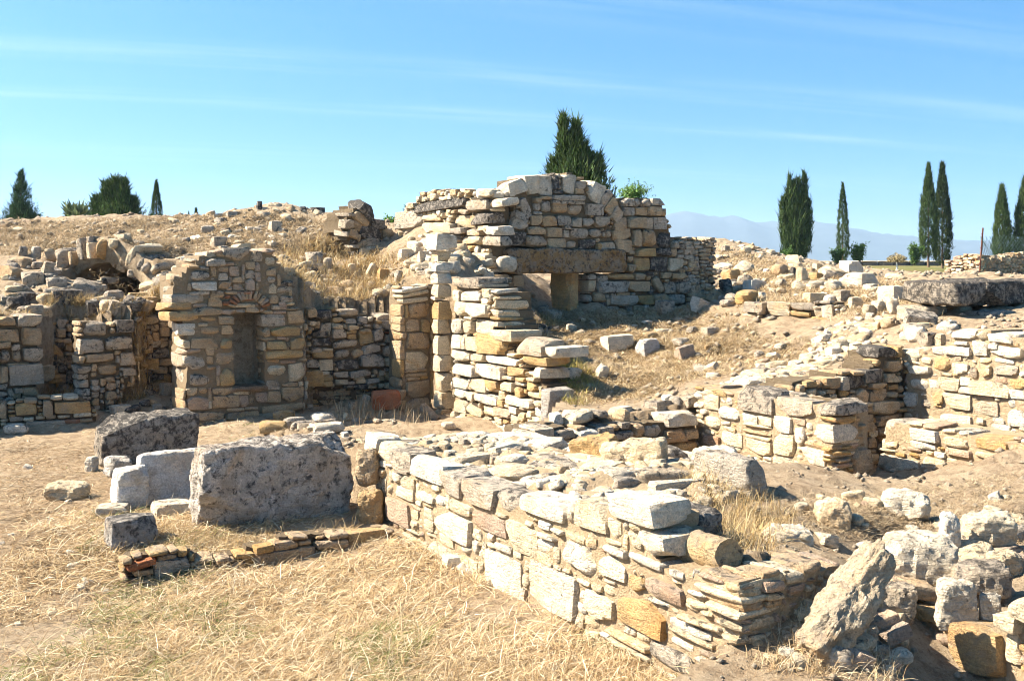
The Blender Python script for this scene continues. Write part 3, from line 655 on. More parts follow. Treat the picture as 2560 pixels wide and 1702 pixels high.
# ---- doorway building
dw = Wall('doorway_wall', 'tall shaded wall with a doorway under a massive ochre lintel', 'wall', (1262, 15.0), (1790, 16.95), .6, .7, .028)
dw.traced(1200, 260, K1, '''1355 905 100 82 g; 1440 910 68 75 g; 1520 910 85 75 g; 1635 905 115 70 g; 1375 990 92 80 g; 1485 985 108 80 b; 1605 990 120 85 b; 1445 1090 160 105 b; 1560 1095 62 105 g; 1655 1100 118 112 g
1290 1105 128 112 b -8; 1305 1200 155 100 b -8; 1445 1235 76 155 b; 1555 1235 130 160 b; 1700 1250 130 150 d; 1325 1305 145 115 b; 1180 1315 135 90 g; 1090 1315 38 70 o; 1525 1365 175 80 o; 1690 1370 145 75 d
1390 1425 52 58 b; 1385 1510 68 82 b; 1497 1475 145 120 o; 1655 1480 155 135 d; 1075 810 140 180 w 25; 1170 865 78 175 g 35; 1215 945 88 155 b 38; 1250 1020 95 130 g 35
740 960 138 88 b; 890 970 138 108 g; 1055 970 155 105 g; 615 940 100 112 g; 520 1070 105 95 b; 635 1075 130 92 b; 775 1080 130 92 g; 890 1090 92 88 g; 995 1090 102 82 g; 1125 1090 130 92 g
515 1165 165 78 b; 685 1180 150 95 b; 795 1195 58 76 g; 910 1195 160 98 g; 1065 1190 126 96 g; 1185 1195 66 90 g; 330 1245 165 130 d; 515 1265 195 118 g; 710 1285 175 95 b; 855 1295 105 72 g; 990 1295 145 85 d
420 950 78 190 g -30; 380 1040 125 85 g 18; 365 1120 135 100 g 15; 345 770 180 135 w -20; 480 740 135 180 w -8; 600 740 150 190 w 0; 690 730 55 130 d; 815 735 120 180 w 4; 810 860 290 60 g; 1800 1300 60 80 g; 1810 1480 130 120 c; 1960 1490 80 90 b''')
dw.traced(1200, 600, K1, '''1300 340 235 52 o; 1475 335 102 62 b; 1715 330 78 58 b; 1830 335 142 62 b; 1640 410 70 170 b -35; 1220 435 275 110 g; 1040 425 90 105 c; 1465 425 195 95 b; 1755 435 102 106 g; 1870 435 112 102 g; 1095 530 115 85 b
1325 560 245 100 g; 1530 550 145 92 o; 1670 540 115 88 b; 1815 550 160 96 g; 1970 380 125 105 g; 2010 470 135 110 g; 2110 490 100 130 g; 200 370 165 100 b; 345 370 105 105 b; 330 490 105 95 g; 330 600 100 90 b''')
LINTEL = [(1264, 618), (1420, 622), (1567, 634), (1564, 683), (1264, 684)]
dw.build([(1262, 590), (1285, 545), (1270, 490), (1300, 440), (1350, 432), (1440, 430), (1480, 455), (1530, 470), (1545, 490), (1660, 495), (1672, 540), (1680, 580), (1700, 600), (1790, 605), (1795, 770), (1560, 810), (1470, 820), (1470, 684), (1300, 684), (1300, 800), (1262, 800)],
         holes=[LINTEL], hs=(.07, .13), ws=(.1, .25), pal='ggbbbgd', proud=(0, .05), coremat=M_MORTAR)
a = dw.uv(1264, 650); b = dw.uv(1567, 650); zt = dw.uv(1400, 621)[1]; zbm = dw.uv(1400, 684)[1]
lin = stone_mesh('lintel', 901, n=18, p=14, corner=.05, amp=.035, chips=2, sc=3, size=(6, 1.2, 1), octv=4)
fr = Matrix(((dw.u.x, -dw.n.x, 0), (dw.u.y, -dw.n.y, 0), (0, 0, 1)))
pc = dw.o + dw.u * ((a[0] + b[0]) / 2) + dw.n * (-.22)
o = put(lin, Vector((pc.x, pc.y, (zt + zbm) / 2)), (b[0] - a[0], .6, zt - zbm), fr, (.34, .19, .07, .62), dw.t, 'lintel'); o['label'] = 'massive dark ochre lintel beam'
# the upright jamb slab standing in the doorway
jm = stone_mesh('door_jamb', 902, n=10, p=10, corner=.06, amp=.05, chips=2, sc=2.5, size=(1, 1.5, 3), octv=4)
g = at(1405, 812, 15.25)
o = put(jm, Vector((at(1412, 700, 15.8).x, 15.8, (Zp(684, 15.3) + Zp(815, 15.3)) / 2)), (.20, .40, Zp(684, 15.3) - Zp(860, 15.3)), Matrix.Rotation(math.radians(45), 3, 'Z'), (.66, .40, .16, .2), None, 'door_jamb')
o['label'] = 'upright ochre slab standing in the doorway under the lintel'; o['category'] = 'stone slab'
# low continuation to the right
rw = Wall('return_wall', 'lower shaded rubble wall continuing right of the doorway wall', 'wall', (1680, 16.6), (1812, 16.9), .5, .7, .028)
rw.build([(1682, 600), (1700, 590), (1790, 592), (1790, 640), (1775, 690), (1800, 735), (1682, 735)], hs=(.05, .1), ws=(.08, .18), pal='bggb', core=True)

# ---- broken mass left of the doorway
lm = Wall('broken_wall', 'ragged sunlit rubble wall topped by a long dark slab left of the doorway wall', 'wall', (985, 17.1), (1225, 14.95), .34, .9, .03)
lm.traced(640, 400, K1, '''1705 425 460 98 d; 2050 422 185 100 g; 2230 385 110 80 w; 1430 560 235 165 g; 1615 540 135 58 c; 1585 620 135 95 c; 1740 620 165 95 c; 1910 555 160 110 c; 2080 540 180 105 d; 1410 650 115 60 g
2200 745 185 95 g; 2220 650 135 88 w; 1960 740 135 72 c; 1950 815 125 55 o; 2080 890 135 75 c; 2030 1000 150 75 b; 2265 960 75 150 w; 1880 650 110 60 g; 1990 665 100 65 g; 2100 640 120 50 c; 2060 740 80 80 c''')
lm.build([(1000, 530), (1035, 500), (1045, 475), (1165, 472), (1225, 490), (1228, 560), (1225, 690), (1120, 700), (1000, 640)], hs=(.06, .13), ws=(.09, .22), pal='wccgcb', proud=(0, .09), rough=2.2)
edge_heap(lm, (1180, 485), (1228, 488), 8, (.1, .2), 'wcwg', (-.3, .05))
# pilaster of stacked blocks
t = thing('stacked_pillar', 'tall sunlit pillar of stacked squared blocks beside the shaded corner pier', 'pillar', (X(1104, 13.3), 13.3, 0))
PIL = '''1700 755 300 150 w; 1700 885 180 100 c; 1695 985 235 85 w; 1700 1085 200 105 w; 1695 1200 190 120 c; 1670 1275 150 30 w'''
PIL2 = '''1705 280 190 165 o; 1700 430 180 140 c; 1705 600 180 170 c; 1715 770 185 165 c; 1730 940 180 170 c; 1730 1110 200 160 c; 1730 1270 220 150 b'''
for txt, y0 in ((PIL, 400), (PIL2, 700)):
    for x, y, w, h, c, r in parse(txt):
        px, py = 640 + x / K1, y0 + y / K1; d = 13.3
        s0 = w / K1 * d / F * .78; hh = h / K1 * d / F
        put(rng.choice(LIB_BLOCK), Vector((X(px, d), d + .1, Zp(py, d))), (s0, s0 * 1.05, hh * 1.04), Matrix.Rotation(math.radians(31 + rng.gauss(0, 3)), 3, 'Z'), tint(c), t)
# shaded corner pier
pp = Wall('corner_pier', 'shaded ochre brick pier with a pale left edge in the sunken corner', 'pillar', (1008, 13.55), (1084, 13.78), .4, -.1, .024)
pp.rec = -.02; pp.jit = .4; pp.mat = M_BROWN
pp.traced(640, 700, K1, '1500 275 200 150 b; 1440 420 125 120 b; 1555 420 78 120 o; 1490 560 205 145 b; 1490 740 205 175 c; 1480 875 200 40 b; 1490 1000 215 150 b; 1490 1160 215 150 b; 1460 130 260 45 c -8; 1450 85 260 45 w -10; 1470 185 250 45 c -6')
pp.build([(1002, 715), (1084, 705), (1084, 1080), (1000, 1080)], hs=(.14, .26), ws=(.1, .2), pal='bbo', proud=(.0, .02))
# dark broken arch on the skyline
ar = Wall('arch_stump', 'dark shaded stump of a fallen arch on the crest of the straw-covered slope', 'wall', (850, 16.3), (1020, 17.2), .6, 1.4, .03)
ar.traced(640, 400, K1, '1020 470 150 120 d 42; 980 540 140 110 b 35; 940 605 120 100 b 25; 900 680 90 80 b 20; 1130 585 130 95 d; 1060 670 190 110 d; 1230 680 110 105 b; 1070 765 190 95 g; 1250 780 150 95 b; 1370 765 90 90 b; 850 590 90 90 g; 1190 800 90 60 d')
ar.build([(855, 560), (870, 530), (895, 515), (912, 500), (940, 540), (965, 550), (990, 580), (1020, 610), (1020, 640), (880, 640)], hs=(.08, .14), ws=(.12, .25), pal='dgb', rough=1.5)

# ---- wall with the niche
npw = Wall('niche_pier', 'shaded masonry pier with a tall arched niche and red brick above it', 'wall', (455, 12.35), (768, 13.1), .75, -.1, .024)
npw.rec = -.022; npw.jit = .5; npw.mat = M_BROWN
npw.traced(0, 700, K1, '''1905 290 265 85 b; 2085 360 145 78 b; 1920 360 185 65 o; 1735 460 160 115 w; 1935 470 215 88 b; 2100 460 108 88 b; 1880 580 245 95 b; 2085 590 145 125 o; 1785 755 185 125 g; 2075 730 185 115 b; 1850 910 295 150 g
2090 890 135 165 o; 1820 1130 205 130 p; 2070 1120 245 120 b; 2240 1115 95 105 p; 1900 1250 330 80 b; 2230 1250 300 80 b''')
npw.traced(0, 400, K1, '''1845 1060 195 95 g; 1880 1160 220 85 w; 1830 1222 200 42 g; 1730 1285 320 95 g; 1640 1352 225 80 o; 1690 1445 290 90 o; 2180 870 240 125 g; 1980 945 170 75 g; 2060 1150 110 75 b; 2000 1230 120 70 b; 2350 880 120 110 g
2100 1260 70 40 r; 2260 1220 160 35 r; 2090 1310 70 40 r; 2270 1285 140 35 r; 2250 1340 200 40 c; 2180 1100 90 60 b; 2110 1180 60 50 p''')
npw.traced(640, 700, K1, '''160 370 220 115 g; 360 345 145 115 b; 270 470 270 95 o; 190 600 185 75 o; 380 580 125 105 o; 260 700 350 85 o; 190 850 220 150 c; 370 850 140 170 c; 50 1080 105 105 p; 170 1075 125 105 b; 340 1050 205 130 b; 250 1180 390 80 b
260 90 130 60 g; 280 170 130 60 g; 280 30 110 60 d; 180 250 70 50 g''')
ARCH = ';'.join('%d %d 34 86 %s %d' % (112 + 165 * math.sin(math.radians(q)), 285 - 150 * math.cos(math.radians(q)), rng.choice('rpbpbb'), q) for q in range(-72, 73, 13))
npw.traced(592, 700, K1, ARCH)
NICHE = [(586, 782), (660, 782), (660, 962), (586, 968)]
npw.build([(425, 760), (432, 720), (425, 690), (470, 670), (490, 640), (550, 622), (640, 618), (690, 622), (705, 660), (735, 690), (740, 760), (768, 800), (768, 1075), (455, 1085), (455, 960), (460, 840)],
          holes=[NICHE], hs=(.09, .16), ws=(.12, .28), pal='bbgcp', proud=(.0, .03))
bk = npw.poly([(570, 770), (676, 770), (676, 980), (570, 980)])
V = []
for (uu, vv) in bk:
    p = npw.o + npw.u * uu - npw.n * .62; V.append((p.x - npw.t.location.x, p.y - npw.t.location.y, vv - npw.t.location.z))
for (uu, vv) in bk:
    p = npw.o + npw.u * uu - npw.n * .80; V.append((p.x - npw.t.location.x, p.y - npw.t.location.y, vv - npw.t.location.z))
obj('niche_back', mesh_from('niche_back', V, [[0, 1, 2, 3], [7, 6, 5, 4], [0, 4, 5, 1], [1, 5, 6, 2], [2, 6, 7, 3], [3, 7, 4, 0]], M_MORTAR), npw.t)
for uu0, uu1, vy in ((580, 664, 778),):
    a = npw.uv(uu0, vy); b = npw.uv(uu1, vy); p = npw.o + npw.u * ((a[0] + b[0]) / 2) - npw.n * .17
    put(LIB_SLAB[0], Vector((p.x, p.y, a[1] + .01)), (b[0] - a[0] + .1, .36, .05), Matrix(((npw.u.x, -npw.n.x, 0), (npw.u.y, -npw.n.y, 0), (0, 0, 1))), (.30, .15, .06, .1), npw.t, 'niche_lintel')
    a = npw.uv(uu0, 968)
    put(LIB_SLAB[1], Vector((p.x, p.y, a[1] - .03)), (b[0] - a[0] + .12, .42, .07), Matrix(((npw.u.x, -npw.n.x, 0), (npw.u.y, -npw.n.y, 0), (0, 0, 1))), (.26, .17, .10, .4), npw.t, 'niche_sill')
# ---- back wall right of the niche
bw = Wall('recessed_wall', 'shaded rough wall of mixed grey and ochre stones recessed beside the niche pier', 'wall', (768, 13.45), (1012, 14.05), .4, -.1, .024)
bw.traced(640, 700, K1, '''590 495 140 72 d; 610 575 185 76 d; 640 430 105 85 g; 760 490 125 95 g; 830 590 228 82 g -5; 1015 540 120 125 o -10; 1120 510 85 105 g -8; 1240 410 165 76 g; 1260 540 155 86 g; 795 690 155 86 g -8; 935 670 110 76 b -10; 1070 625 160 86 g -12
1265 650 174 100 g; 1270 755 178 95 c; 620 690 185 70 o; 520 770 125 80 g; 650 785 120 100 c; 850 780 205 90 d; 1065 745 208 124 g; 955 860 190 66 g -5; 775 875 125 56 g; 530 900 165 150 o; 660 900 105 66 o; 785 945 115 56 c; 965 920 90 76 c; 1270 880 170 95 o
845 305 195 76 g; 980 360 86 66 g; 1175 340 125 66 g; 610 320 145 85 d; 500 300 95 95 b; 480 660 60 30 o; 480 700 60 25 c; 1340 500 40 150 o; 1240 480 100 20 r; 700 430 0 0 c; 470 640 60 40 g''')
bw.stones = [q for q in bw.stones if q[2] > .02]
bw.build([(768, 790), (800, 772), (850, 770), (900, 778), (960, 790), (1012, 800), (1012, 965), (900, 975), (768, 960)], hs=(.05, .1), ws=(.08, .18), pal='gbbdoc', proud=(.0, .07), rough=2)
bw2 = Wall('plastered_foot', 'brown earthy plastered foot of the recessed wall behind the red stone block', 'wall', (768, 13.5), (1012, 14.1), .4, -.1, .024)
bw2.build([(768, 955), (1012, 960), (1012, 1075), (768, 1075)], fill=True, hs=(.08, .14), ws=(.12, .3), pal='bbo', proud=(-.05, -.02), coremat=M_PLASTER)

# ---- walls at the far left
l1 = Wall('left_wall', 'grey weathered block wall at the left edge of the picture', 'wall', (-60, 12.25), (108, 12.72), .5, -.1, .024)
l1.traced(0, 700, K1, '70 385 145 88 b; 270 375 225 112 g; 90 510 195 125 b; 290 520 185 155 b; 45 700 105 125 g; 305 690 175 135 g; 160 700 90 110 b; 30 870 80 160 b; 230 880 320 190 g; -90 400 150 100 g; -90 520 150 120 b; -90 680 150 130 g; -90 860 150 150 b')
l1.build([(-420, 800), (-200, 780), (-60, 795), (40, 790), (105, 790), (108, 1070), (-60, 1090), (-420, 1140)], hs=(.06, .12), ws=(.1, .24), pal='bgg')
l2 = Wall('block_pillar', 'short grey block pillar with sunlit left edge amid straw at far left', 'pillar', (196, 12.6), (336, 12.98), .4, -.1, .024)
l2.traced(0, 700, K1, '890 450 235 150 g; 1150 430 165 118 d; 840 600 215 125 g; 1095 580 245 125 g; 920 715 270 78 b; 1180 720 145 125 g; 1200 840 120 80 g; 1000 830 200 100 b')
l2.build([(196, 802), (336, 805), (340, 950), (250, 1080), (196, 1080)], hs=(.06, .12), ws=(.1, .24), pal='ggb')
l3 = Wall('kerb_wall', 'low shaded wall of flat stones and thin bricks at the left edge behind the straw', 'wall', (-60, 11.9), (245, 12.4), .4, -.1, .022)
l3.traced(0, 700, K1, '''20 1200 78 140 b; 240 1190 195 110 o; 440 1180 90 150 b; 670 1170 330 105 o; 520 1085 105 38 c; 650 1085 145 38 c; 145 1285 125 50 p; 265 1280 95 38 c; 370 1270 86 38 c; 470 1260 95 38 b; 590 1260 125 38 c; 760 1240 165 42 c; 425 1350 350 110 g; 660 1300 155 48 r; 790 1290 130 40 b; 150 1360 180 90 g; -100 1180 140 130 b; -100 1300 150 80 g''')
l3.build([(-60, 1000), (30, 1005), (60, 992), (200, 990), (245, 1020), (245, 1100), (-60, 1110)], hs=(.04, .08), ws=(.1, .22), pal='bbco')
r1 = Wall('recess_wall', 'dark rough stone back of the recess between the left wall and the block pillar', 'wall', (104, 13.45), (200, 13.75), .3, -.1, .024)
r1.build([(104, 800), (200, 795), (200, 1020), (104, 1020)], hs=(.07, .15), ws=(.1, .25), pal='bbgdo', rough=2.5, proud=(-.02, .08))
r2 = Wall('recess_wall', 'dark rough stone back of the gap between the block pillar and the niche pier', 'wall', (330, 13.4), (450, 13.7), .3, -.1, .024)
r2.build([(330, 800), (450, 770), (450, 1030), (330, 1030)], hs=(.07, .15), ws=(.1, .25), pal='bbgdo', rough=2.5, proud=(-.02, .08))
# ---- vault mouth
VU = Vector((.90, -.43)).normalized()
vd = Vector((X(275, 15.1), 15.1)); vn = Vector((VU.y, -VU.x))
va = thing('vault_mouth', 'half-buried stone vault with fanned wedge stones over a black opening', 'vault', (vd.x, vd.y, 1.3))
class PlaneW(Wall):
    def __init__(s, t, o, u, n): s.o = o; s.u = u; s.n = n; s.t = t; s.stones = []; s.c = .03; s.erode = 0; s.rec = -.05; s.mat = M_MORTAR; s.jit = 1.0
vw = PlaneW(va, vd, VU, vn)
VF = Matrix(((VU.x, -vn.x, 0), (VU.y, -vn.y, 0), (0, 0, 1)))
for x, y, w, h, c, r in parse('''490 850 105 160 g -32; 565 890 110 190 g -26; 650 905 70 170 b -20; 730 820 74 225 g -14; 800 790 60 180 g -8; 855 840 80 200 c -3; 915 830 64 210 o 10; 985 900 95 220 b 16; 1070 910 95 240 b 22; 1165 890 80 270 c 28; 1250 960 80 190 g 30; 1320 985 92 170 g 36; 1390 1010 90 140 g 42; 420 900 90 140 b -36; 1010 770 80 90 c 15'''):
    px, py = x / K1, 400 + y / K1; uu, vv = vw.uv(px, py); sc = 15.1 / F / K1
    p = vd + VU * uu + vn * (rng.uniform(-.12, .07) - .22)
    put(rng.choice(LIB_BLOCK + LIB_ROCK[:10]), Vector((p.x, p.y, vv + rng.uniform(-.04, .03))), (w * sc * rng.uniform(.8, 1.1), .5, h * sc * rng.uniform(.75, 1.05)), VF @ Matrix.Rotation(math.radians(r + rng.gauss(0, 5)), 3, 'Y') @ Matrix.Rotation(rng.gauss(0, .12), 3, 'Z'), tint(c), va, 'wedge_stone')
# vault shell and the earth over it
def vault_shell():
    global COVER
    nu_, nd = 40, 26; V = []; Fc = []
    c0 = vw.uv(915 / K1, 400 + 1150 / K1); c1 = vw.uv(590 / K1, 0)[0]; c2 = vw.uv(1275 / K1, 0)[0]
    um = (c1 + c2) / 2; hw = (c2 - c1) / 2; zs = vw.uv(0, 400 + 1130 / K1)[1]; rise = vw.uv(915 / K1, 400 + 945 / K1)[1] - zs
    base = np.array(va.location); COVER = (um, hw, zs, rise)
    for side in (0, 1):
        for j in range(nd + 1):
            dep = -.08 - 2.7 * j / nd
            for i in range(nu_ + 1):
                q = -1.9 + 3.8 * i / nu_; uu = um + hw * q; p = vd + VU * uu + vn * dep
                g = float(terrain(np.array([p.x]), np.array([p.y]))[0])
                up = float(UP(np.array([p.x]), np.array([p.y]))[0]) + .03
                top = max(up, zs + rise * max(0, 1 - q * q) + .34) + .03 * rng.uniform(-1, 1) if abs(q) < 1.35 else up - .06
                low = zs + rise * max(0, 1 - q * q) if abs(q) <= 1 else zs - .5
                V.append((p.x - base[0], p.y - base[1], (top if side == 0 else min(low, top - .1)) - base[2]))
    n1 = (nu_ + 1) * (nd + 1)
    for j in range(nd):
        for i in range(nu_):
            a = j * (nu_ + 1) + i; Fc.append([a, a + 1, a + nu_ + 2, a + nu_ + 1])
            Fc.append([n1 + a + nu_ + 1, n1 + a + nu_ + 2, n1 + a + 1, n1 + a])
    for i in range(nu_):
        Fc.append([n1 + i, n1 + i + 1, i + 1, i]); a = nd * (nu_ + 1) + i; Fc.append([a, a + 1, n1 + a + 1, n1 + a])
    for j in range(nd):
        a = j * (nu_ + 1); Fc.append([a, a + nu_ + 1, n1 + a + nu_ + 1, n1 + a]); a += nu_; Fc.append([a + nu_ + 1, a, n1 + a, n1 + a + nu_ + 1])
    obj('earth_cover', mesh_from('earth_cover', V, Fc, M_GROUND, True), va)
    # dark end of the chamber
    p = vd + vn * -2.9
    V = []
    for uu, zz in ((um - hw * 1.6, .9), (um + hw * 1.6, .9), (um + hw * 1.6, zs + rise + .2), (um - hw * 1.6, zs + rise + .2)):
        for dd in (-2.6, -2.75):
            q = vd + VU * uu + vn * dd; V.append((q.x - base[0], q.y - base[1], zz - base[2]))
    obj('end_wall', mesh_from('end_wall', V, [[0, 2, 4, 6], [7, 5, 3, 1], [0, 1, 3, 2], [2, 3, 5, 4], [4, 5, 7, 6], [6, 7, 1, 0]], M_MORTAR), va)
vault_shell()

# ---- dry stone wall in the rubble field
ds = Wall('dry_stone_wall', 'low sunlit dry-stone wall of tumbled pale stones on the right slope', 'wall', (1850, 14.6), (2172, 13.6), .4, .6, .024)
ds.traced(1800, 400, K2, '''215 1245 128 108 c; 240 1140 118 88 g; 445 1155 175 105 c; 625 1140 175 66 g; 415 1225 145 66 g; 590 1250 195 52 c; 620 1190 145 38 o; 760 1180 78 66 c; 840 1185 88 126 w; 785 1255 145 56 o; 925 1250 116 92 o; 1060 1255 145 125 c; 310 1245 78 48 g
500 1295 116 48 c; 590 1305 78 58 c; 370 1280 86 44 c; 290 1300 68 56 g; 695 1310 116 86 c; 790 1315 72 78 o; 860 1310 68 48 w; 945 1325 106 48 c; 895 1370 155 56 o; 220 1320 68 48 w; 310 1340 95 38 c; 510 1335 145 34 c; 1040 1345 136 38 c; 320 1150 60 90 g''')
ds.build([(1850, 785), (1880, 762), (2000, 755), (2080, 750), (2110, 770), (2172, 790), (2172, 835), (2060, 850), (1850, 840)], hs=(.05, .1), ws=(.07, .18), pal='cgcw', rough=3, proud=(0, .06))
# ---- great slab on supports at the right edge
sb = thing('capstone_slab', 'huge flat slab with black underside resting on blocks at the right edge', 'stone slab', (X(2440, 11.9), 11.9, 1.2))
fb = Matrix(((UB.x, -UB.y, 0), (UB.y, UB.x, 0), (0, 0, 1)))
def slab_at(px, pyt, pyb, d, along, deep, seed, col, parent, nm='slab', shift=.5, n=18, ang=None, **kw):
    """block whose front lower-left corner stands at pixel (px, pyb) at depth d, running along UB"""
    h = (pyb - pyt) * d / F; z0 = Zp(pyb, d); m = fb if ang is None else Matrix.Rotation(ang, 3, 'Z')
    ux = m @ Vector((1, 0, 0)); uy = m @ Vector((0, 1, 0))
    c = Vector((X(px, d), d, z0 + h / 2)) + ux * along / 2 + uy * deep / 2
    me = stone_mesh(nm, seed, n=n, p=kw.get('p', 10), corner=kw.get('corner', .08), amp=kw.get('amp', .07), chips=kw.get('chips', 3), sc=kw.get('sc', 2.6), size=(along, deep, h), octv=6)
    return put(me, c, (along, deep, h), m, col, parent, nm)
slab_at(2392, 703, 765, 11.6, .58, .75, 911, (.36, .30, .225, .9), sb)
slab_at(2470, 700, 766, 12.05, .9, .8, 912, (.34, .28, .21, .95), sb)
slab_at(2310, 765, 812, 11.9, .42, .4, 913, (.5, .42, .31, .3), sb, 'support_block', n=6)
slab_at(2400, 766, 812, 12.1, .25, .3, 914, (.46, .33, .2, .3), sb, 'support_block', n=6)
slab_at(2475, 778, 830, 11.7, .5, .35, 915, (.36, .32, .28, .5), sb, 'support_block', n=6)

# ------------------------------------------------------------------ height cache for placing things on the ground
HS = .1; HXS = np.arange(-11, 11, HS); HYS = np.arange(3, 34, HS)
_hx, _hy = np.meshgrid(HXS, HYS); HGRID = terrain(_hx, _hy)
um, hw, zs, rise = COVER
_du = (_hx - vd.x) * VU.x + (_hy - vd.y) * VU.y; _dn = (_hx - vd.x) * vn.x + (_hy - vd.y) * vn.y; _q = (_du - um) / hw
_on = (np.abs(_q) < 1.35) & (_dn < -.1) & (_dn > -2.75)
HGRID = np.where(_on, np.maximum(HGRID, np.maximum(UP(_hx, _hy) + .03, zs + rise * np.maximum(0, 1 - _q * _q) + .34)), HGRID)
def hgt(x, y):
    x = np.asarray(x, float); y = np.asarray(y, float)
    fx = np.clip((x - HXS[0]) / HS, 0, len(HXS) - 1.001); fy = np.clip((y - HYS[0]) / HS, 0, len(HYS) - 1.001)
    i = fx.astype(int); j = fy.astype(int); a = fx - i; b = fy - j
    return (HGRID[j, i] * (1 - a) + HGRID[j, i + 1] * a) * (1 - b) + (HGRID[j + 1, i] * (1 - a) + HGRID[j + 1, i + 1] * a) * b
DD = np.concatenate([np.arange(3.8, 12, .03), np.arange(12, 33, .06)])
def cast(px, py):
    x = (px - HX) * DD / F; z = EYE - (py - HY) * DD / F; hit = np.nonzero(z <= hgt(x, DD))[0]
    if not len(hit): return None
    i = hit[0]; return Vector((x[i], DD[i], float(hgt(x[i], DD[i]))))
def yaw(a): return Matrix.Rotation(a, 3, 'Z')

# ------------------------------------------------------------------ loose stones with a place of their own
def loose(px, py, w, h, c, label, name='loose_stone', cat='stone', d=None, rot=0.0, ang=None, hero=0, p=None, deep=.8, amp=.1, sink=.12, lib=None, corner=.22):
    """px, py: middle of the foot in photo pixels; w, h in photo pixels"""
    g = cast(px, py) if d is None else at(px, py, d)
    if g is None: return None
    s0 = g.y / F; ww, hh = w * s0, h * s0; dp = ww * deep
    if hero: me = stone_mesh(name, hero, n=18, p=p or 6, corner=corner, amp=amp, chips=9, sc=2.6, size=(ww, dp, hh), octv=5)
    else: me = rng.choice(lib or (LIB_ROCK if rng.random() < .45 else LIB_BLOCK))
    a = (.545 if lib is None and not hero else 0) + rng.gauss(0, .18) if ang is None else ang
    R = Matrix.Rotation(math.radians(rot), 3, 'Y') @ yaw(a)
    ext = abs(math.cos(a)) + deep * abs(math.sin(a))
    o = put(me, Vector((g.x, g.y + dp * .3, g.z + hh * (.5 - sink))), (ww / ext * 1.05, dp / ext * 1.05, hh * 1.12), R, tint(c), None, name)
    o['label'] = label; o['category'] = cat; o['kind'] = 'thing'
    return o
def loose_list(x0, y0, k, txt, **kw):
    for ln in txt.strip().split('\n'):
        a, lab = ln.split('|'); a = a.split(); x, y, w, h = map(float, a[:4])
        loose(x0 + x / k, y0 + (y + h / 2) / k, w / k, h / k, a[4], lab.strip(), rot=float(a[5]) if len(a) > 5 else 0.0, **kw)
loose_list(1200, 600, K1, '''1270 950 300 150 w -6|white wedge-shaped block on the straw slope next to a squared marble block
1550 985 235 150 m|squared marble block with dark shaded front lying on the straw slope
1565 872 185 60 o|small ochre block directly behind the squared marble block
1890 1035 210 125 p -14|reddish broken stone below the squared marble block on the slope
1860 945 220 80 g|flat pitted grey stone just behind the reddish broken stone
1705 625 185 135 g|pitted grey stone cube at the top of the straw slope before the doorway wall
2020 600 170 130 w 20|pale pyramid-shaped stone at the foot of the lower return wall
2290 580 130 60 g|flat grey stone right of the pale pyramid-shaped stone
1960 835 150 75 g|half-sunk grey block on the slope below the pitted stone cube, first of two
2125 845 175 75 g|half-sunk grey block on the slope, second of two in a row
1540 755 130 40 w|flat whitish stone bedded in straw below the doorway wall
1690 835 170 40 c|long flat ochre stone in straw behind the half-sunk grey blocks
845 815 140 75 c 8|cream stone at the foot of the upright doorway slab
555 840 75 70 g|small grey stone in the hollow left of the doorway slab
850 1240 235 145 w 8|pale wedge block on the slope above the leaning marble slab
1130 1205 140 140 w 24|tilted pale stone in weeds right of the wedge block
720 1225 70 90 g|small grey stone left of the pale wedge block
2090 1010 60 50 o|small ochre stone right of the reddish broken stone''')
loose_list(1800, 400, K2, '''470 850 170 95 b|block with a dark shaded front on the rubble field left of the tall cypress
572 872 60 100 d|upright dark stone beside the dark-fronted block
100 885 200 115 o -5|yellowish block on top of the shaded rubble behind the slope
50 975 130 115 d|dark block under the yellowish block at the end of the return wall
215 1055 210 105 o -8|yellow-topped boulder left of the dry-stone wall
280 970 190 90 w|whitish flat block beside the yellowish block
640 890 105 140 c|upright cream rubble stone in the middle of the rubble field
480 945 110 75 g 15|pointed grey stone below the dark-fronted block
1030 830 185 110 w|pale block lying on top of a longer white block
1110 920 340 105 w|long white block with a dark end in the rubble field
1370 1035 245 125 w|big squared white block with shaded right side below the long white block
1240 1140 112 90 w|rounded whitish stone left of the big squared white block
1350 1140 115 130 w|upright whitish stone under the big squared white block
890 975 180 75 w|low whitish stone left of the long white block
740 1080 160 95 c|cream boulder above the dry-stone wall
860 1090 150 100 w|white boulder above the right half of the dry-stone wall
950 1065 150 110 g|pitted grey boulder above the end of the dry-stone wall
1060 1105 115 95 c|cream stone right of the pitted grey boulder
1165 1160 125 85 c|ochre-tinted stone between the dry-stone wall and the white stones
1560 1015 105 90 c|cream stone left of the huge black-edged slab
65 1110 150 50 g|flat grey stone at the foot of the yellow-topped boulder
1620 1390 160 110 g|dark-ended grey block on the wall top below the huge slab
1720 1390 110 90 c|small brown-spotted block right of the dark-ended grey block
945 1440 150 105 c|squared cream block at the back of the ruined passage walls
1080 1480 150 90 w|white stone in front of the squared cream block
890 1490 150 80 w|pale flat stone left of the passage walls
205 700 95 55 c|small cream stone on the skyline left of the cypresses
400 712 80 40 c|flat stone on the skyline nearest the tall bushy cypress
45 690 75 50 g|grey hollow stone on the skyline mound
760 830 90 60 c|cream stone in the field below the thin cypress
750 900 110 60 o|ochre stone left of the pale blocks in the field''')
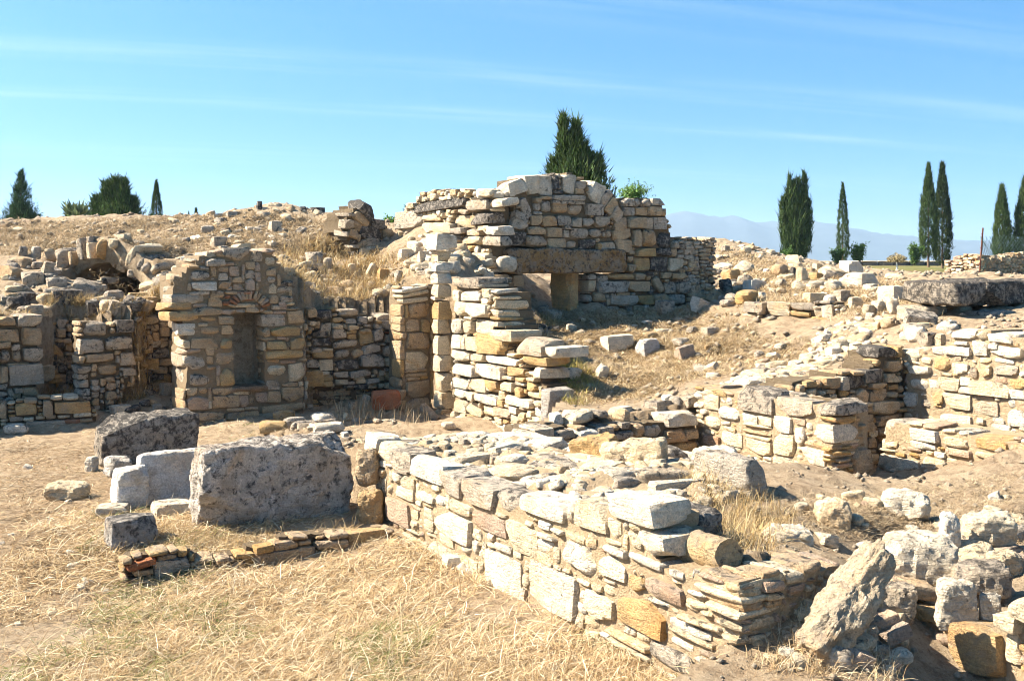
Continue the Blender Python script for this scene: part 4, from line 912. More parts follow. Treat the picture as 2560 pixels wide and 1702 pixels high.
loose_list(640, 400, K1, '''25 420 62 85 d|dark upright stone at the left end of the rubble crest
560 462 150 65 d|dark flat block on the crest of the rubble mound
430 455 85 50 d|small dark stone left of the dark flat block on the crest
170 620 130 105 g|grey boulder on the straw mound above the niche pier
530 905 180 130 g|large grey rock on the slope right of the niche pier
655 955 85 120 g|upright grey stone right of the large grey rock on the slope
520 1040 110 90 d|dark stone below the large grey rock on the slope
1180 1045 150 100 o 8|bright ochre block on the slope left of the stacked pillar
1310 1080 105 120 g|round grey stone beside the bright ochre block
1060 1000 100 130 c 30|cream slab leaning out of the straw left of the ochre block
1000 845 150 75 c|flat cream block below the dark arch stump
880 990 85 85 c|pale rounded stone on the straw slope
970 925 75 45 g|small grey stone on the straw slope below the flat cream block
1370 870 150 110 w|white block at the head of the shaded corner pier
1535 885 130 105 c|ochre-cream block between the white block and the stacked pillar''')
loose_list(0, 400, K1, '''275 1090 240 130 g|dark grey boulder in the rubble before the vault, beneath a pointed stone
425 1000 120 150 g 12|pointed grey stone standing in the rubble left of the vault opening
500 1130 220 95 g|lichen-grey stone below the left end of the vault opening
480 1212 255 85 g|long grey stone under the lichen-grey stone before the vault
580 1310 330 140 d|big black-stained block in the rubble below the vault
780 1190 260 120 g 24|tilted grey slab pointing to the vault opening
855 1140 150 60 c|flat cream stone on the sill of the vault opening
990 1165 200 60 g|flat dark stone at the middle of the vault opening
1135 1135 130 55 w|whitish stone at the right of the vault opening
1030 1250 220 110 g|dark-fronted block right of the tilted grey slab
1255 1190 230 75 g|flat grey slab on top of an ochre course below the vault
1262 1250 225 55 o|long ochre stone under the flat grey slab
1445 1245 120 75 g|grey block right of the long ochre stone
1360 1345 150 105 b|brown stone beneath the long ochre stone
985 1375 230 140 c|rough cream boulder above the block pillar
100 1185 190 75 c|cream flat stone at the left edge below the mound
90 1275 190 80 b|brown slab at the left edge under the cream flat stone
300 1390 190 90 g|grey stone above the left wall's top
200 830 110 110 g|grey stone stack high at the left of the vault, topmost
320 850 110 110 g|rounded grey stone left of the vault's first wedge stones
100 985 150 60 b|brown stone at the left edge level with the vault opening
330 970 130 70 g|flat grey stone beside the pointed grey stone
560 965 130 60 g|dark flat stone at the left springing of the vault
2000 760 170 110 g|grey boulder on the mound above the niche pier's left shoulder
1900 640 150 80 g|rough stone high on the straw mound
2050 830 120 90 g|squared grey stone on the niche pier's left shoulder''')
loose_list(0, 700, K1, '''400 960 190 130 c 10|pale tilted boulder on the low wall at the left edge
570 1000 130 75 g|small grey block beside the pale tilted boulder
1020 890 400 190 c|large pitted cream boulder below the block pillar
1040 1070 230 85 g|grey-fronted block beneath the large pitted boulder
110 1375 260 95 w|flat white slab lying on the ground at the left edge
1090 1200 210 90 w|pale block with a dark hollow behind the black-pitted block
1440 1190 90 80 g|grey stone between the pale block and the niche pier
1450 625 260 75 d 28|dark slab sliding down beside the niche pier
1600 620 150 70 g 40|grey slab leaning on the niche pier's left side
1520 1000 120 120 g|pale rounded stone in the dark gap left of the niche pier
1640 1020 110 90 g|second rounded stone in the gap, touching the niche pier
1380 770 170 100 o|ochre stone in the dark gap above the rounded stones
480 850 140 80 o|ochre stone in the dark recess left of the large pitted boulder''')
loose_list(640, 700, K1, '''885 1160 110 75 g|grey stone at the foot of the recessed wall left of the red block
490 1175 70 55 g|small pale stone at the corner of the niche pier foot
1005 1115 75 85 w 20|white wedge stone beside the red block
250 1255 240 120 o|squared ochre block on the far end of the long wall
150 1370 240 100 o|broken ochre block at the very end of the long wall
600 1280 260 100 w|pale flat stone next to the squared ochre block
640 1360 400 90 w|long whitish stone bedded before the pale flat stone
1770 1345 160 75 w|round whitish stone near the foot of the stepped wall''')
# the red block and the short column by the pier
o = loose(962, 1017, 78, 42, 'r', 'smooth red-orange striped stone block lying in the shaded corner', 'red_block', 'stone block', d=13.3, hero=931, p=9, deep=.6, amp=.02, corner=.08, ang=.35); o.color = (.42, .085, .015, 0.0)
def cylinder_stone(name, label, a, b, r, col, seg=20, rough=.02, seed=1, cat='column'):
    a = Vector(a); b = Vector(b); ax = (b - a); L = ax.length; ax.normalize(); q = ax.to_track_quat('Z', 'Y').to_matrix()
    V = []; Fc = []; nr = 10
    for j in range(nr + 1):
        for i in range(seg):
            t = 2 * math.pi * i / seg; p = Vector((math.cos(t), math.sin(t), j * 1.7)); k = 1 + rough * 3 * mnoise.noise(p * 1.3 + Vector((seed, 0, 0)))
            k *= .93 if j in (0, nr) else 1
            V.append(q @ Vector((r * k * math.cos(t), r * k * math.sin(t), L * j / nr)))
    for j in range(nr):
        for i in range(seg): Fc.append([j * seg + i, j * seg + (i + 1) % seg, (j + 1) * seg + (i + 1) % seg, (j + 1) * seg + i])
    c0 = len(V); V.append(q @ Vector((0, 0, .01))); V.append(q @ Vector((0, 0, L - .01)))
    for i in range(seg): Fc.append([(i + 1) % seg, i, c0]); Fc.append([nr * seg + i, nr * seg + (i + 1) % seg, c0 + 1])
    me = mesh_from(name, [tuple(v) for v in V], Fc, M_STONE, True); me.set_sharp_from_angle(angle=math.radians(45))
    o = obj(name, me, None, label, cat, None, 'thing'); o.location = a; o.color = col
    return o
cylinder_stone('column_piece', 'short brown column piece leaning in the shaded corner by the stacked pillar', at(1092, 1052, 12.9), at(1056, 1014, 13.0), .055, (.40, .29, .19, .2), seed=3)
sl2 = slab_at(1372, 974, 1066, 11.15, .34, .16, 941, (.46, .43, .39, .35), None, 'marble_slab', n=10, p=14, corner=.1, amp=.03)
sl2['label'] = 'white-edged marble slab standing at the foot of the straw slope'; sl2['category'] = 'stone slab'; sl2['kind'] = 'thing'

# ---- blocks in the grass court
def tagged(o, label, cat='stone block'): o['label'] = label; o['category'] = cat; o['kind'] = 'thing'; return o
B1 = slab_at(507, 1128, 1356, 7.40, 1.12, .42, 951, (.66, .59, .51, .6), None, 'great_block', n=48, p=18, corner=.06, amp=.065, sc=3.6, chips=3)
tagged(B1, 'great rough grey block with sunlit left end at the head of the long low wall')
MS = slab_at(340, 1138, 1290, 8.3, 1.1, .15, 952, (.78, .77, .745, .3), None, 'marble_slab', n=18, p=18, corner=.10, amp=.03, chips=4)
tagged(MS, 'white marble panel standing on edge behind the great grey block', 'stone slab')
MB = slab_at(282, 1172, 1292, 8.12, .30, .24, 953, (.80, .785, .75, .25), None, 'marble_fragment', n=10, p=7, corner=.3, amp=.08)
tagged(MB, 'broken white marble fragment against the left end of the marble panel', 'stone')
MC = slab_at(268, 1150, 1200, 8.9, .22, .3, 954, (.60, .575, .53, .5), None, 'marble_fragment', n=10, p=6, corner=.3, amp=.1)
tagged(MC, 'lichen-spotted marble fragment between the white panel and the black-pitted block', 'stone')
KB = slab_at(252, 1050, 1172, 10.0, .92, .46, 955, (.46, .41, .34, .8), None, 'pitted_block', n=48, p=16, corner=.06, amp=.05, sc=3.5, chips=2)
tagged(KB, 'black-pitted long block lying behind the white marble panel')
SB = slab_at(276, 1305, 1400, 7.08, .31, .26, 956, (.43, .40, .36, .7), None, 'corner_block', n=10, p=12, corner=.1, amp=.05, chips=3)
tagged(SB, 'small squared grey block at the left end of the low kerb')
loose(350, 1320, 70, 30, 'w', 'flat whitish stone between the small squared block and the marble panel', d=7.7)
loose(420, 1290, 120, 34, 'w', 'long pale stone at the foot of the white marble panel', d=7.95, lib=LIB_SLAB, ang=.5)
loose(157, 1250, 95, 42, 'c', 'low cream stone half buried in the straw at left', hero=961, p=4)
loose(275, 1290, 90, 24, 'w', 'flat whitish stone in the straw left of the marble fragment', lib=LIB_SLAB, ang=.2)
loose(225, 1180, 34, 40, 'w', 'small upright pale stone left of the black-pitted block', hero=962)
loose(918, 1220, 62, 90, 'b', 'round brown boulder wedged between the great block and the long wall', d=7.85, hero=963, p=3.5, sink=0)
loose(925, 1318, 62, 90, 'o', 'ochre boulder below the round brown boulder beside the great block', d=7.75, hero=964, p=4, sink=0)
kb = Wall('low_kerb', 'low ochre kerb of long stones in front of the great grey block', 'kerb', (300, 6.60), (985, 7.46), .16, -.1, .018)
kb.erode = 1
kb.traced(0, 1000, K3, '960 945 195 120 g; 1230 955 270 70 b -8; 1580 890 330 110 b; 1840 870 195 80 c; 2050 790 215 115 o; 790 915 165 42 r -10; 800 960 120 40 b; 1850 800 180 45 b; 1700 840 80 60 b')
kb.build([(300, 1395), (390, 1372), (480, 1370), (500, 1398), (600, 1385), (640, 1358), (780, 1330), (870, 1325), (985, 1318), (985, 1365), (780, 1420), (500, 1455), (300, 1460)], hs=(.04, .07), ws=(.08, .2), pal='bob', depth=(.12, .2), minsz=.03)
# column drums and blocks lying on the long wall
cylinder_stone('column_drum', 'ochre column drum with a black end lying on the corner of the long low wall', at(1668, 1352, 5.42), at(1822, 1388, 4.98), 0.082, (.54, .39, .21, .5), rough=.06, seed=5)
o = slab_at(1640, 1258, 1330, 5.62, .30, .22, 971, (.42, .39, .35, .85), None, 'cap_block', n=10, p=7, corner=.14, amp=.1, ang=TA); tagged(o, 'grey lichened block beside the ochre column drum on the long wall')
o = slab_at(1868, 1150, 1262, 6.35, .17, .5, 972, (.47, .41, .33, .45), None, 'tall_block', n=10, p=9, corner=.14, amp=.07); tagged(o, 'long cream block with a dark purple-grey end on top of the platform')
o = loose(1590, 1170, 190, 70, 'c', 'tilted cream slab lying across the top of the long wall', hero=973, p=8, deep=.5, rot=-8, ang=-.5)
loose(1490, 1150, 130, 60, 'o', 'ochre slab leaning on the top of the long wall', hero=974, p=8, deep=.6, rot=-10, ang=-.6)
loose(1790, 1180, 120, 60, 'w', 'broken white stone left of the long cream block', hero=975)
# ---- debris at the lower right
loose(2030, 1640, 150, 80, 'c', 'lower end stone of the long leaning rock', d=4.75, hero=981, p=4)
R1 = put(stone_mesh('leaning_rock', 982, n=30, p=7, corner=.3, amp=.11, chips=10, sc=3.2, size=(1, 1, 2.6), octv=6), at(2118, 1510, 4.72), (.20, .22, .66), Matrix.Rotation(math.radians(44), 3, 'Y') @ Matrix.Rotation(math.radians(-20), 3, 'X'), (.56, .45, .31, .3), None, 'leaning_rock')
tagged(R1, 'long leaning cream rock at the lower right beyond the slab wall', 'rock')
loose(2310, 1452, 190, 112, 'w', 'big pale boulder at the lower right above a thin slab', d=5.35, hero=983, p=4, deep=.7, ang=-.15)
loose(2290, 1490, 130, 32, 'b', 'thin brown slab under the big pale boulder', d=5.2, lib=LIB_SLAB, rot=8, ang=.2)
loose(2250, 1545, 105, 85, 'g', 'pitted grey stone below the thin brown slab', d=5.05, hero=984)
loose(2200, 1575, 115, 34, 'p', 'reddish brick slab lying below the pitted grey stone', d=4.9, lib=LIB_SLAB, rot=-12, ang=.3)
loose(2140, 1622, 130, 44, 'p', 'broad broken brick slab at the foot of the leaning rock', d=4.75, lib=LIB_SLAB, rot=6, ang=.45)
loose(2235, 1605, 110, 36, 'p', 'second brick slab tilted up right of the broad one', d=4.85, lib=LIB_SLAB, rot=-18, ang=.4)
loose(2120, 1675, 85, 50, 'c', 'cream stone under the broad broken brick slab', d=4.65, hero=985)
loose(2190, 1665, 70, 60, 'g', 'small grey stone under the brick slabs', d=4.7, hero=986)
loose(2396, 1560, 96, 118, 'w', 'bright white stone set upright on the brick footing at lower right', d=4.95, hero=987, p=8, deep=.6)
loose(2480, 1556, 60, 72, 'w', 'smaller white block right of the bright white upright stone', d=4.95, hero=988, p=9, deep=.7)
loose(2470, 1480, 145, 70, 'g', 'flat grey stone above the white stones at lower right', d=5.15, hero=989, p=6)
loose(2490, 1365, 130, 85, 'c', 'large cream boulder with dark pits near the right edge', d=5.9, hero=990, p=4)
loose(2380, 1370, 48, 95, 'w', 'upright pale stone left of the large pitted boulder', d=5.85, hero=991, p=4)
loose(2275, 1300, 145, 66, 'w', 'wide whitish stone in the earth at the right', hero=992, p=4)
loose(2088, 1315, 100, 85, 'c', 'rounded cream lump in the earth right of the platform', hero=993, p=3.5, sink=.3)
loose(1972, 1382, 116, 66, 'w', 'whitish stone with a jagged dark side behind the slab wall', d=5.6, hero=994, p=5)
loose(2520, 1440, 90, 60, 'c', 'cream stone at the right edge below the large pitted boulder', d=5.5, hero=995)
w6 = Wall('brick_footing', 'sunlit footing of bricks and one big ochre block in the bottom right corner', 'wall', (2288, 5.15), (2640, 4.5), .35, -.1, .016)
w6.rec = -.012; w6.jit = .35; w6.mat = M_LIME
w6.traced(1700, 1100, K4, '1590 1150 185 90 o; 1585 1280 155 80 p; 1610 1365 195 75 c; 1600 1450 200 60 c; 1620 1530 200 60 p; 1940 1370 330 290 o; 2160 1200 160 120 c; 2170 1350 100 200 c; 2250 1100 140 140 c')
w6.build([(2290, 1530), (2400, 1560), (2520, 1570), (2640, 1520), (2640, 1900), (2270, 1800)], hs=(.04, .07), ws=(.1, .22), pal='cpco')
# ---- distant dry-stone enclosure
h1 = Wall('enclosure_wall', 'small pinkish dry-stone wall lit by the sun behind the rusty post', 'wall', (2362, 20.5), (2452, 19.85), .4, 1.0, .03)
h1.build([(2362, 650), (2385, 637), (2420, 630), (2452, 634), (2452, 720), (2362, 705)], hs=(.04, .07), ws=(.08, .18), pal='pcpcw', minsz=.05, gap=.008)
h2 = Wall('enclosure_wall', 'heaped darker dry-stone wall right of the rusty post at the right edge', 'wall', (2453, 19.85), (2650, 21.1), .4, 1.0, .03)
h2.build([(2453, 636), (2500, 640), (2550, 632), (2650, 635), (2650, 720), (2453, 722)], hs=(.06, .11), ws=(.09, .2), pal='bgcb', rough=3, minsz=.05)

# ------------------------------------------------------------------ countless-looking but countable rubble, by place
LANDMARKS = [(275, 665, 'the black vault opening'), (180, 620, 'the first wedge stones of the vault'), (300, 640, 'the last wedge stones of the vault'), (158, 756, 'the big black-stained block'), (115, 672, 'the pointed grey stone'),
 (212, 723, 'the tilted grey slab'), (268, 773, 'the rough cream boulder'), (340, 733, 'the long ochre stone'), (40, 790, "the left wall's top"), (390, 728, 'the grey block by the ochre stone'), (30, 690, 'the brown stone at the left edge'),
 (560, 625, 'the niche pier top'), (475, 660, "the niche pier's left shoulder"), (647, 514, 'the dark upright stone on the crest'), (790, 525, 'the dark flat block on the crest'), (686, 568, 'the grey boulder on the mound'), (900, 560, 'the dark arch stump'),
 (784, 645, 'the large grey rock on the slope'), (960, 684, 'the bright ochre block'), (912, 630, 'the flat cream block'), (520, 575, 'the bare crest of the straw mound'), (870, 775, "the recessed wall's top"), (1010, 720, 'the corner pier head'), (285, 545, 'the conifer clump'), (80, 560, 'the conical conifer'),
 (1100, 600, 'the top of the stacked pillar'), (1150, 690, "the stepped wall's head"), (1100, 515, 'the long dark slab'), (1260, 640, "the lintel's left end"), (1400, 760, 'the doorway slab'), (1330, 820, 'the doorway hollow'), (1280, 880, 'the ochre block on the stepped wall'),
 (1545, 858, 'the white wedge-shaped block'), (1620, 868, 'the squared marble block'), (1713, 880, 'the reddish broken stone'), (1663, 770, 'the pitted stone cube'), (1750, 760, 'the pale pyramid-shaped stone'), (1430, 937, 'the pale wedge block'), (1410, 1015, 'the standing marble slab'), (1760, 828, 'the two half-sunk grey blocks'),
 (1832, 686, 'the yellowish block'), (1950, 674, 'the dark-fronted block'), (1868, 740, 'the yellow-topped boulder'), (2130, 668, 'the pale block on the long white block'), (2158, 697, 'the long white block'), (2242, 734, 'the big squared white block'), (2007, 690, 'the upright cream rubble stone'), (2050, 750, 'the white boulder'), (2106, 743, 'the pitted grey boulder'),
 (1866, 626, 'the small cream stone on the skyline'), (1929, 630, 'the flat skyline stone'), (2303, 727, 'the cream stone by the huge slab'), (2400, 740, 'the huge black-edged slab'), (2240, 880, "the inner wall's top"), (2323, 848, 'the dark-ended grey block'), (2000, 960, "the passage wall's top"), (2105, 865, 'the squared cream block'), (2450, 830, "the tall side wall's top"), (1800, 960, "the passage wall's far end"),
 (2088, 1280, 'the rounded cream lump'), (2275, 1270, 'the wide whitish stone'), (2310, 1400, 'the big pale boulder'), (2490, 1320, 'the large pitted boulder'), (2118, 1510, 'the long leaning rock'), (1972, 1350, 'the jagged whitish stone'), (2180, 1600, 'the brick slabs'),
 (150, 900, 'the dark recess by the left wall'), (270, 940, 'the large pitted cream boulder'), (420, 900, 'the rounded stones in the dark gap'), (400, 870, 'the dark sliding slab'), (157, 1230, 'the low half-buried cream stone'), (320, 1350, 'the small squared grey block'), (680, 1220, 'the great grey block'), (960, 1000, 'the red block'), (860, 1030, 'the foot of the recessed wall')]
SEEN = {}
TONE = {'w': 'whitish', 'c': 'cream', 'o': 'ochre', 'g': 'grey', 'd': 'dark', 'b': 'brown', 'p': 'reddish'}
def describe(px, py, w, h, c):
    near = sorted(LANDMARKS, key=lambda q: (q[0] - px) ** 2 + (q[1] - py) ** 2)[:4]
    big = 'large' if w > .24 else ('mid-sized' if w > .14 else 'small'); shp = 'flat' if h < w * .48 else ('tall' if h > w * .8 else 'chunky')
    for q in near:
        dx, dy = px - q[0], py - q[1]
        rel = ('right of' if dx > 0 else 'left of') if abs(dx) > abs(dy) * 1.2 else ('below' if dy > 0 else 'above')
        far = 'just ' if math.hypot(dx, dy) < 45 else ''
        lab = '%s %s %s stone %s%s %s' % (big, TONE[c], shp, far, rel, q[2])
        if lab not in SEEN: SEEN[lab] = 1; return lab
    return None
def scatter(poly, n, sz, pal, label, group, keep=20, flat=(.45, .8), sink=.36, name='rubble_stone', seed=0, lib=None):
    r = random.Random(seed); pa = np.array(poly, float); lo = pa.min(0); hi = pa.max(0); tries = 0; items = []
    while len(items) < n and tries < n * 8:
        tries += 1
        px = r.uniform(lo[0], hi[0]); py = r.uniform(lo[1], hi[1])
        if not inside(poly, np.array([px]), np.array([py]))[0]: continue
        g = cast(px, py)
        if g is None or g.y > 31: continue
        s0 = sz[0] * (sz[1] / sz[0]) ** (r.random() ** 1.6)
        w, dd, h = s0 * r.uniform(.9, 1.5), s0 * r.uniform(.75, 1.1), s0 * r.uniform(*flat); c = r.choice(pal)
        items.append((w / g.y, px, py, c, r.choice(lib or (LIB_ROCK if r.random() < .7 else LIB_BLOCK)), Vector((g.x, g.y + dd * .3, g.z + h * (.5 - sink))), (w, dd, h),
                yaw(r.uniform(0, 6.28)) @ Matrix.Rotation(r.gauss(0, .22), 3, 'X') @ Matrix.Rotation(r.gauss(0, .2), 3, 'Y'), tint(c, r)))
    items.sort(key=lambda q: -q[0]); rest = []
    for (a, px, py, c, me, loc, size, rot, col) in items:
        lab = describe(px, py, size[0], size[2], c) if keep > 0 else None
        if lab is None: rest.append((me, loc, size, rot, col)); continue
        o = put(me, loc, size, rot, col, None, name); o['label'] = lab; o['category'] = 'stone'; o['group'] = group; keep -= 1
    if rest: joined('rubble', rest, None, label, 'rubble')
ZONES = [
 ([(0, 660), (135, 650), (150, 714), (345, 716), (370, 690), (440, 690), (440, 780), (330, 800), (0, 790)], 120, (.09, .30), 'gggbdc', 'loose grey rubble filling the hollow below the vault', 'rubble below the vault', 45),
 ([(400, 560), (560, 520), (640, 480), (800, 515), (870, 560), (900, 620), (640, 620), (450, 680), (420, 620)], 100, (.06, .22), 'cggcbw', 'small rubble strewn over the crest of the mound above the niche', 'rubble on the mound crest', 30),
 ([(0, 555), (400, 545), (440, 620), (380, 640), (0, 640)], 40, (.05, .18), 'cgbc', 'small stones in the pale straw of the mound over the vault', 'stones on the vault mound', 8),
 ([(690, 640), (830, 600), (1000, 640), (1010, 720), (980, 790), (770, 790), (700, 700)], 50, (.07, .22), 'gcgwb', 'rubble in the golden straw above the recessed wall', 'rubble above the recessed wall', 22),
 ([(1010, 600), (1070, 560), (1262, 600), (1262, 710), (1130, 700), (1030, 690)], 90, (.09, .26), 'wccgw', 'sunlit rubble heaped between the stacked pillar and the doorway wall', 'rubble beside the doorway wall', 30),
 ([(1290, 770), (1390, 770), (1400, 830), (1290, 850)], 24, (.09, .25), 'gdb', 'shaded rubble in the hollow of the doorway', 'rubble in the doorway', 10),
 ([(1220, 800), (1300, 780), (1330, 960), (1300, 960)], 24, (.08, .2), 'cwgo', 'rubble in weeds along the top of the stepped wall', 'rubble on the stepped wall', 8),
 ([(1300, 800), (1700, 780), (1820, 800), (1900, 860), (1700, 960), (1450, 1010), (1380, 950)], 40, (.03, .10), 'cwcg', 'small stones lying in the short straw of the open slope', 'small stones on the open slope', 10),
 ([(1690, 700), (1830, 660), (1840, 760), (1700, 750)], 36, (.12, .30), 'ggbd', 'fallen stones heaped at the end of the return wall', 'fallen blocks by the return wall', 18),
 ([(1790, 600), (1900, 610), (2040, 640), (2130, 690), (2330, 705), (2300, 860), (2180, 790), (2160, 740), (1850, 750), (1800, 680)], 110, (.09, .34), 'wccgwcb', 'tumbled pale rubble covering the field below the cypresses', 'rubble field stones', 60),
 ([(1700, 930), (1900, 860), (2080, 850), (2180, 800), (2560, 800), (2560, 850), (2380, 850), (2250, 870), (2100, 880), (1980, 930), (1800, 960)], 50, (.06, .22), 'wwccgp', 'pale rubble on the tops of the passage walls', 'rubble on the passage walls', 24),
 ([(1940, 1260), (2560, 1200), (2560, 1440), (2230, 1440), (2110, 1390), (1960, 1400)], 60, (.03, .11), 'ccwp', 'small stones bedded in the bare earth at the right', 'stones in the bare earth', 8),
 ([(1900, 1680), (1960, 1580), (2100, 1440), (2280, 1500), (2280, 1700)], 60, (.03, .12), 'ccpw', 'small stones in the earth between the leaning rock and the slab wall', 'stones by the leaning rock', 6),
 ([(2040, 1470), (2120, 1400), (2560, 1300), (2560, 1500), (2300, 1560), (2140, 1660), (2060, 1690)], 80, (.06, .22), 'ccwgpc', 'broken stones piled around the leaning rock and big boulders', 'pile around the leaning rock', 12),
 ([(105, 860), (195, 860), (240, 980), (105, 985)], 22, (.07, .2), 'gbo', 'rubble in the dark recess between the left wall and the block pillar', 'stones in the left recess', 6),
 ([(340, 850), (450, 850), (455, 1040), (320, 1040), (300, 960)], 40, (.08, .22), 'gbdo', 'rubble in the dark gap between the block pillar and the niche pier', 'stones in the dark gap', 10),
 ([(0, 1120), (200, 1100), (480, 1300), (280, 1500), (0, 1600)], 20, (.03, .08), 'cw', 'small pale stones lying in the straw of the court', 'small stones in the court', 4),
 ([(780, 1040), (1000, 1050), (1000, 1062), (780, 1056)], 20, (.05, .12), 'gbc', 'small stones on the floor before the recessed wall', 'stones before the recessed wall', 4),
]
for i, z in enumerate(ZONES): scatter(*z, seed=500 + i)

# fine gravel, too small to pick apart
def gravel(n=9000):
    octa = np.array([(1, 0, 0), (0, 1, 0), (-1, 0, 0), (0, -1, 0), (0, 0, 1), (0, 0, -1)], float)
    tri = np.array([(0, 1, 4), (1, 2, 4), (2, 3, 4), (3, 0, 4), (1, 0, 5), (2, 1, 5), (3, 2, 5), (0, 3, 5)])
    y = 4 + 24 * nrng.random(n * 3) ** 1.25; x = (nrng.random(n * 3) - .5) * 1.02 * y
    q = inside(P_PLAT, x, y) | inside(P_FRONT, x, y) | inside(P_UP, x, y); x = x[q][:n]; y = y[q][:n]; n = len(x)
    s = .006 + .03 * nrng.random(n) ** 3; s *= np.clip(y / 7, .8, 2.2)
    v = octa[None] * s[:, None, None] * nrng.uniform(.6, 1.3, (n, 6, 1)) * np.array((1.2, 1, .7))
    t = nrng.random(n) * 6.28; c, sn = np.cos(t)[:, None], np.sin(t)[:, None]
    vx = v[:, :, 0] * c - v[:, :, 1] * sn; vy = v[:, :, 0] * sn + v[:, :, 1] * c
    V = np.stack([vx + x[:, None], vy + y[:, None], v[:, :, 2] + (hgt(x, y) + s * .2)[:, None]], 2).reshape(-1, 3)
    L = (tri[None] + (np.arange(n) * 6)[:, None, None]).ravel()
    o = obj('gravel', quick_mesh('gravel', V, L, 3, M_STONE), None, 'pale gravel and stone chips strewn over the bare earth', 'gravel', None, 'stuff'); o.color = (.44, .36, .26, .1)
gravel()

# ------------------------------------------------------------------ dry grass
def blades(name, x, y, length, lean, width, col, label, cat='grass', az=None, zoff=0.0, kind='stuff', mat=None, curl=.5, parent=None, z=None):
    n = len(x); az = nrng.random(n) * 6.283 if az is None else az
    z = hgt(x, y) + zoff if z is None else z; P = np.stack([x, y, z], 1); pts_ = [P]; ln = lean.copy()
    for k in range(3):
        a = np.clip(ln, 0, 1.62); dirv = np.stack([np.sin(a) * np.cos(az), np.sin(a) * np.sin(az), np.cos(a)], 1)
        P = P + dirv * (length / 3)[:, None]; pts_.append(P); ln = ln + curl * nrng.uniform(0, 1, n); az = az + nrng.uniform(-.35, .35, n)
    side = np.stack([-np.sin(az), np.cos(az), nrng.uniform(-.6, .6, n)], 1) * (width / 2)[:, None]
    V = np.stack([pts_[0] - side, pts_[0] + side, pts_[1] - side * .9, pts_[1] + side * .9, pts_[2] - side * .65, pts_[2] + side * .65, pts_[3]], 1).reshape(-1, 3)
    tri = np.array([(0, 1, 3), (0, 3, 2), (2, 3, 5), (2, 5, 4), (4, 5, 6)])
    L = (tri[None] + (np.arange(n) * 7)[:, None, None]).ravel()
    C = np.repeat(np.concatenate([col, np.ones((n, 1))], 1)[:, None], 7, 1).reshape(-1, 4)
    return obj(name, quick_mesh(name, V, L, 3, mat or M_STRAW, False, C), parent, label, cat, None, kind)
STRAW = np.array([(.58, .44, .25), (.66, .54, .35), (.47, .335, .18), (.72, .62, .44), (.29, .19, .095), (.52, .38, .20), (.38, .26, .14)])
def straw_col(n, pal=STRAW):
    return pal[nrng.integers(0, len(pal), n)] * nrng.uniform(.75, 1.15, (n, 1))
def pix_points(poly, n, mask=None):
    """points on the ground behind a pixel polygon, evenly over the picture"""
    pa = np.array(poly, float); lo = pa.min(0); hi = pa.max(0); X_, Y_ = [], []
    while len(X_) < n:
        px = nrng.uniform(lo[0], hi[0]); py = nrng.uniform(lo[1], hi[1])
        if not inside(poly, np.array([px]), np.array([py]))[0]: continue
        g = cast(px, py)
        if g is not None and g.y < 31: X_.append(g.x); Y_.append(g.y)
    return np.array(X_), np.array(Y_)
def court_grass():
    n = 370000
    y = 4.0 + 8.6 * nrng.random(n) ** 1.4; x = nrng.uniform(-.68, .36, n) * y
    ok = ~(inside(P_PLAT, x, y) | inside(P_FRONT, x, y) | inside(P_UP, x, y)) & (x < -.9 + .607 * (7.9 - y) + .08) | ((y > 8) & (x < -2.4) & ~inside(P_UP, x, y))
    den = np.clip(.62 + 2.2 * fbm(x, y, .8, 41, 3), .06, 1) * np.clip(1.2 - (y - 5.2) / 5.5, .22, 1) * np.clip(1.05 + .22 * (x + 2.2), .45, 1)
    ok &= nrng.random(n) < den
    x, y = x[ok], y[ok]; n = len(x)
    flow = 2.2 * fbm(x, y, .5, 77, 2) + .3
    L = nrng.uniform(.03, .12, n) * np.clip(1.35 - (y - 5) / 6, .5, 1.2) + .14 * nrng.random(n) ** 6; lean = nrng.uniform(.9, 1.5, n); up = nrng.random(n) < .04; lean[up] = nrng.uniform(.2, .9, up.sum())
    az = flow + nrng.normal(0, 1.1, n); az[nrng.random(n) < .3] += 3.14
    c = straw_col(n); gr = (fbm(x, y, 1.8, 5, 2) > .22) & (nrng.random(n) < .3); c[gr] = np.array((.17, .19, .06)) * nrng.uniform(.7, 1.2, (gr.sum(), 1))
    w = nrng.uniform(.0022, .0048, n) * np.clip(y / 6, .9, 1.7)
    blades('straw', x, y, L, lean, w, c, 'dry golden straw lying over the court in the foreground', az=az, zoff=.004)
court_grass()
def slope_grass(name, poly, n, L, lean, label, pal=STRAW, w=(.004, .008), tuft=1, spread=.05, curl=.5):
    x, y = pix_points(poly, max(1, n // tuft))
    if tuft > 1:
        x = np.repeat(x, tuft) + nrng.normal(0, spread, len(x) * tuft); y = np.repeat(y, tuft) + nrng.normal(0, spread, len(y) * tuft)
    m = len(x); blades(name, x, y, nrng.uniform(*L, m), nrng.uniform(*lean, m), nrng.uniform(*w, m) * np.clip(y / 12, .6, 1.6), straw_col(m, pal), label, curl=curl)
GOLD = np.array([(.46, .33, .15), (.52, .40, .21), (.36, .24, .10), (.34, .24, .13), (.58, .47, .28)])
GREYS = np.array([(.42, .33, .21), (.36, .27, .16), (.50, .40, .26), (.30, .22, .13)])
slope_grass('straw', [(0, 1105), (240, 1105), (480, 1290), (270, 1430), (0, 1560)], 26000, (.03, .09), (1.1, 1.55), 'trodden brown straw on the left of the court', np.array([(.40, .29, .17), (.32, .22, .125), (.48, .37, .23), (.25, .165, .09)]), w=(.004, .007), tuft=5, spread=.12)
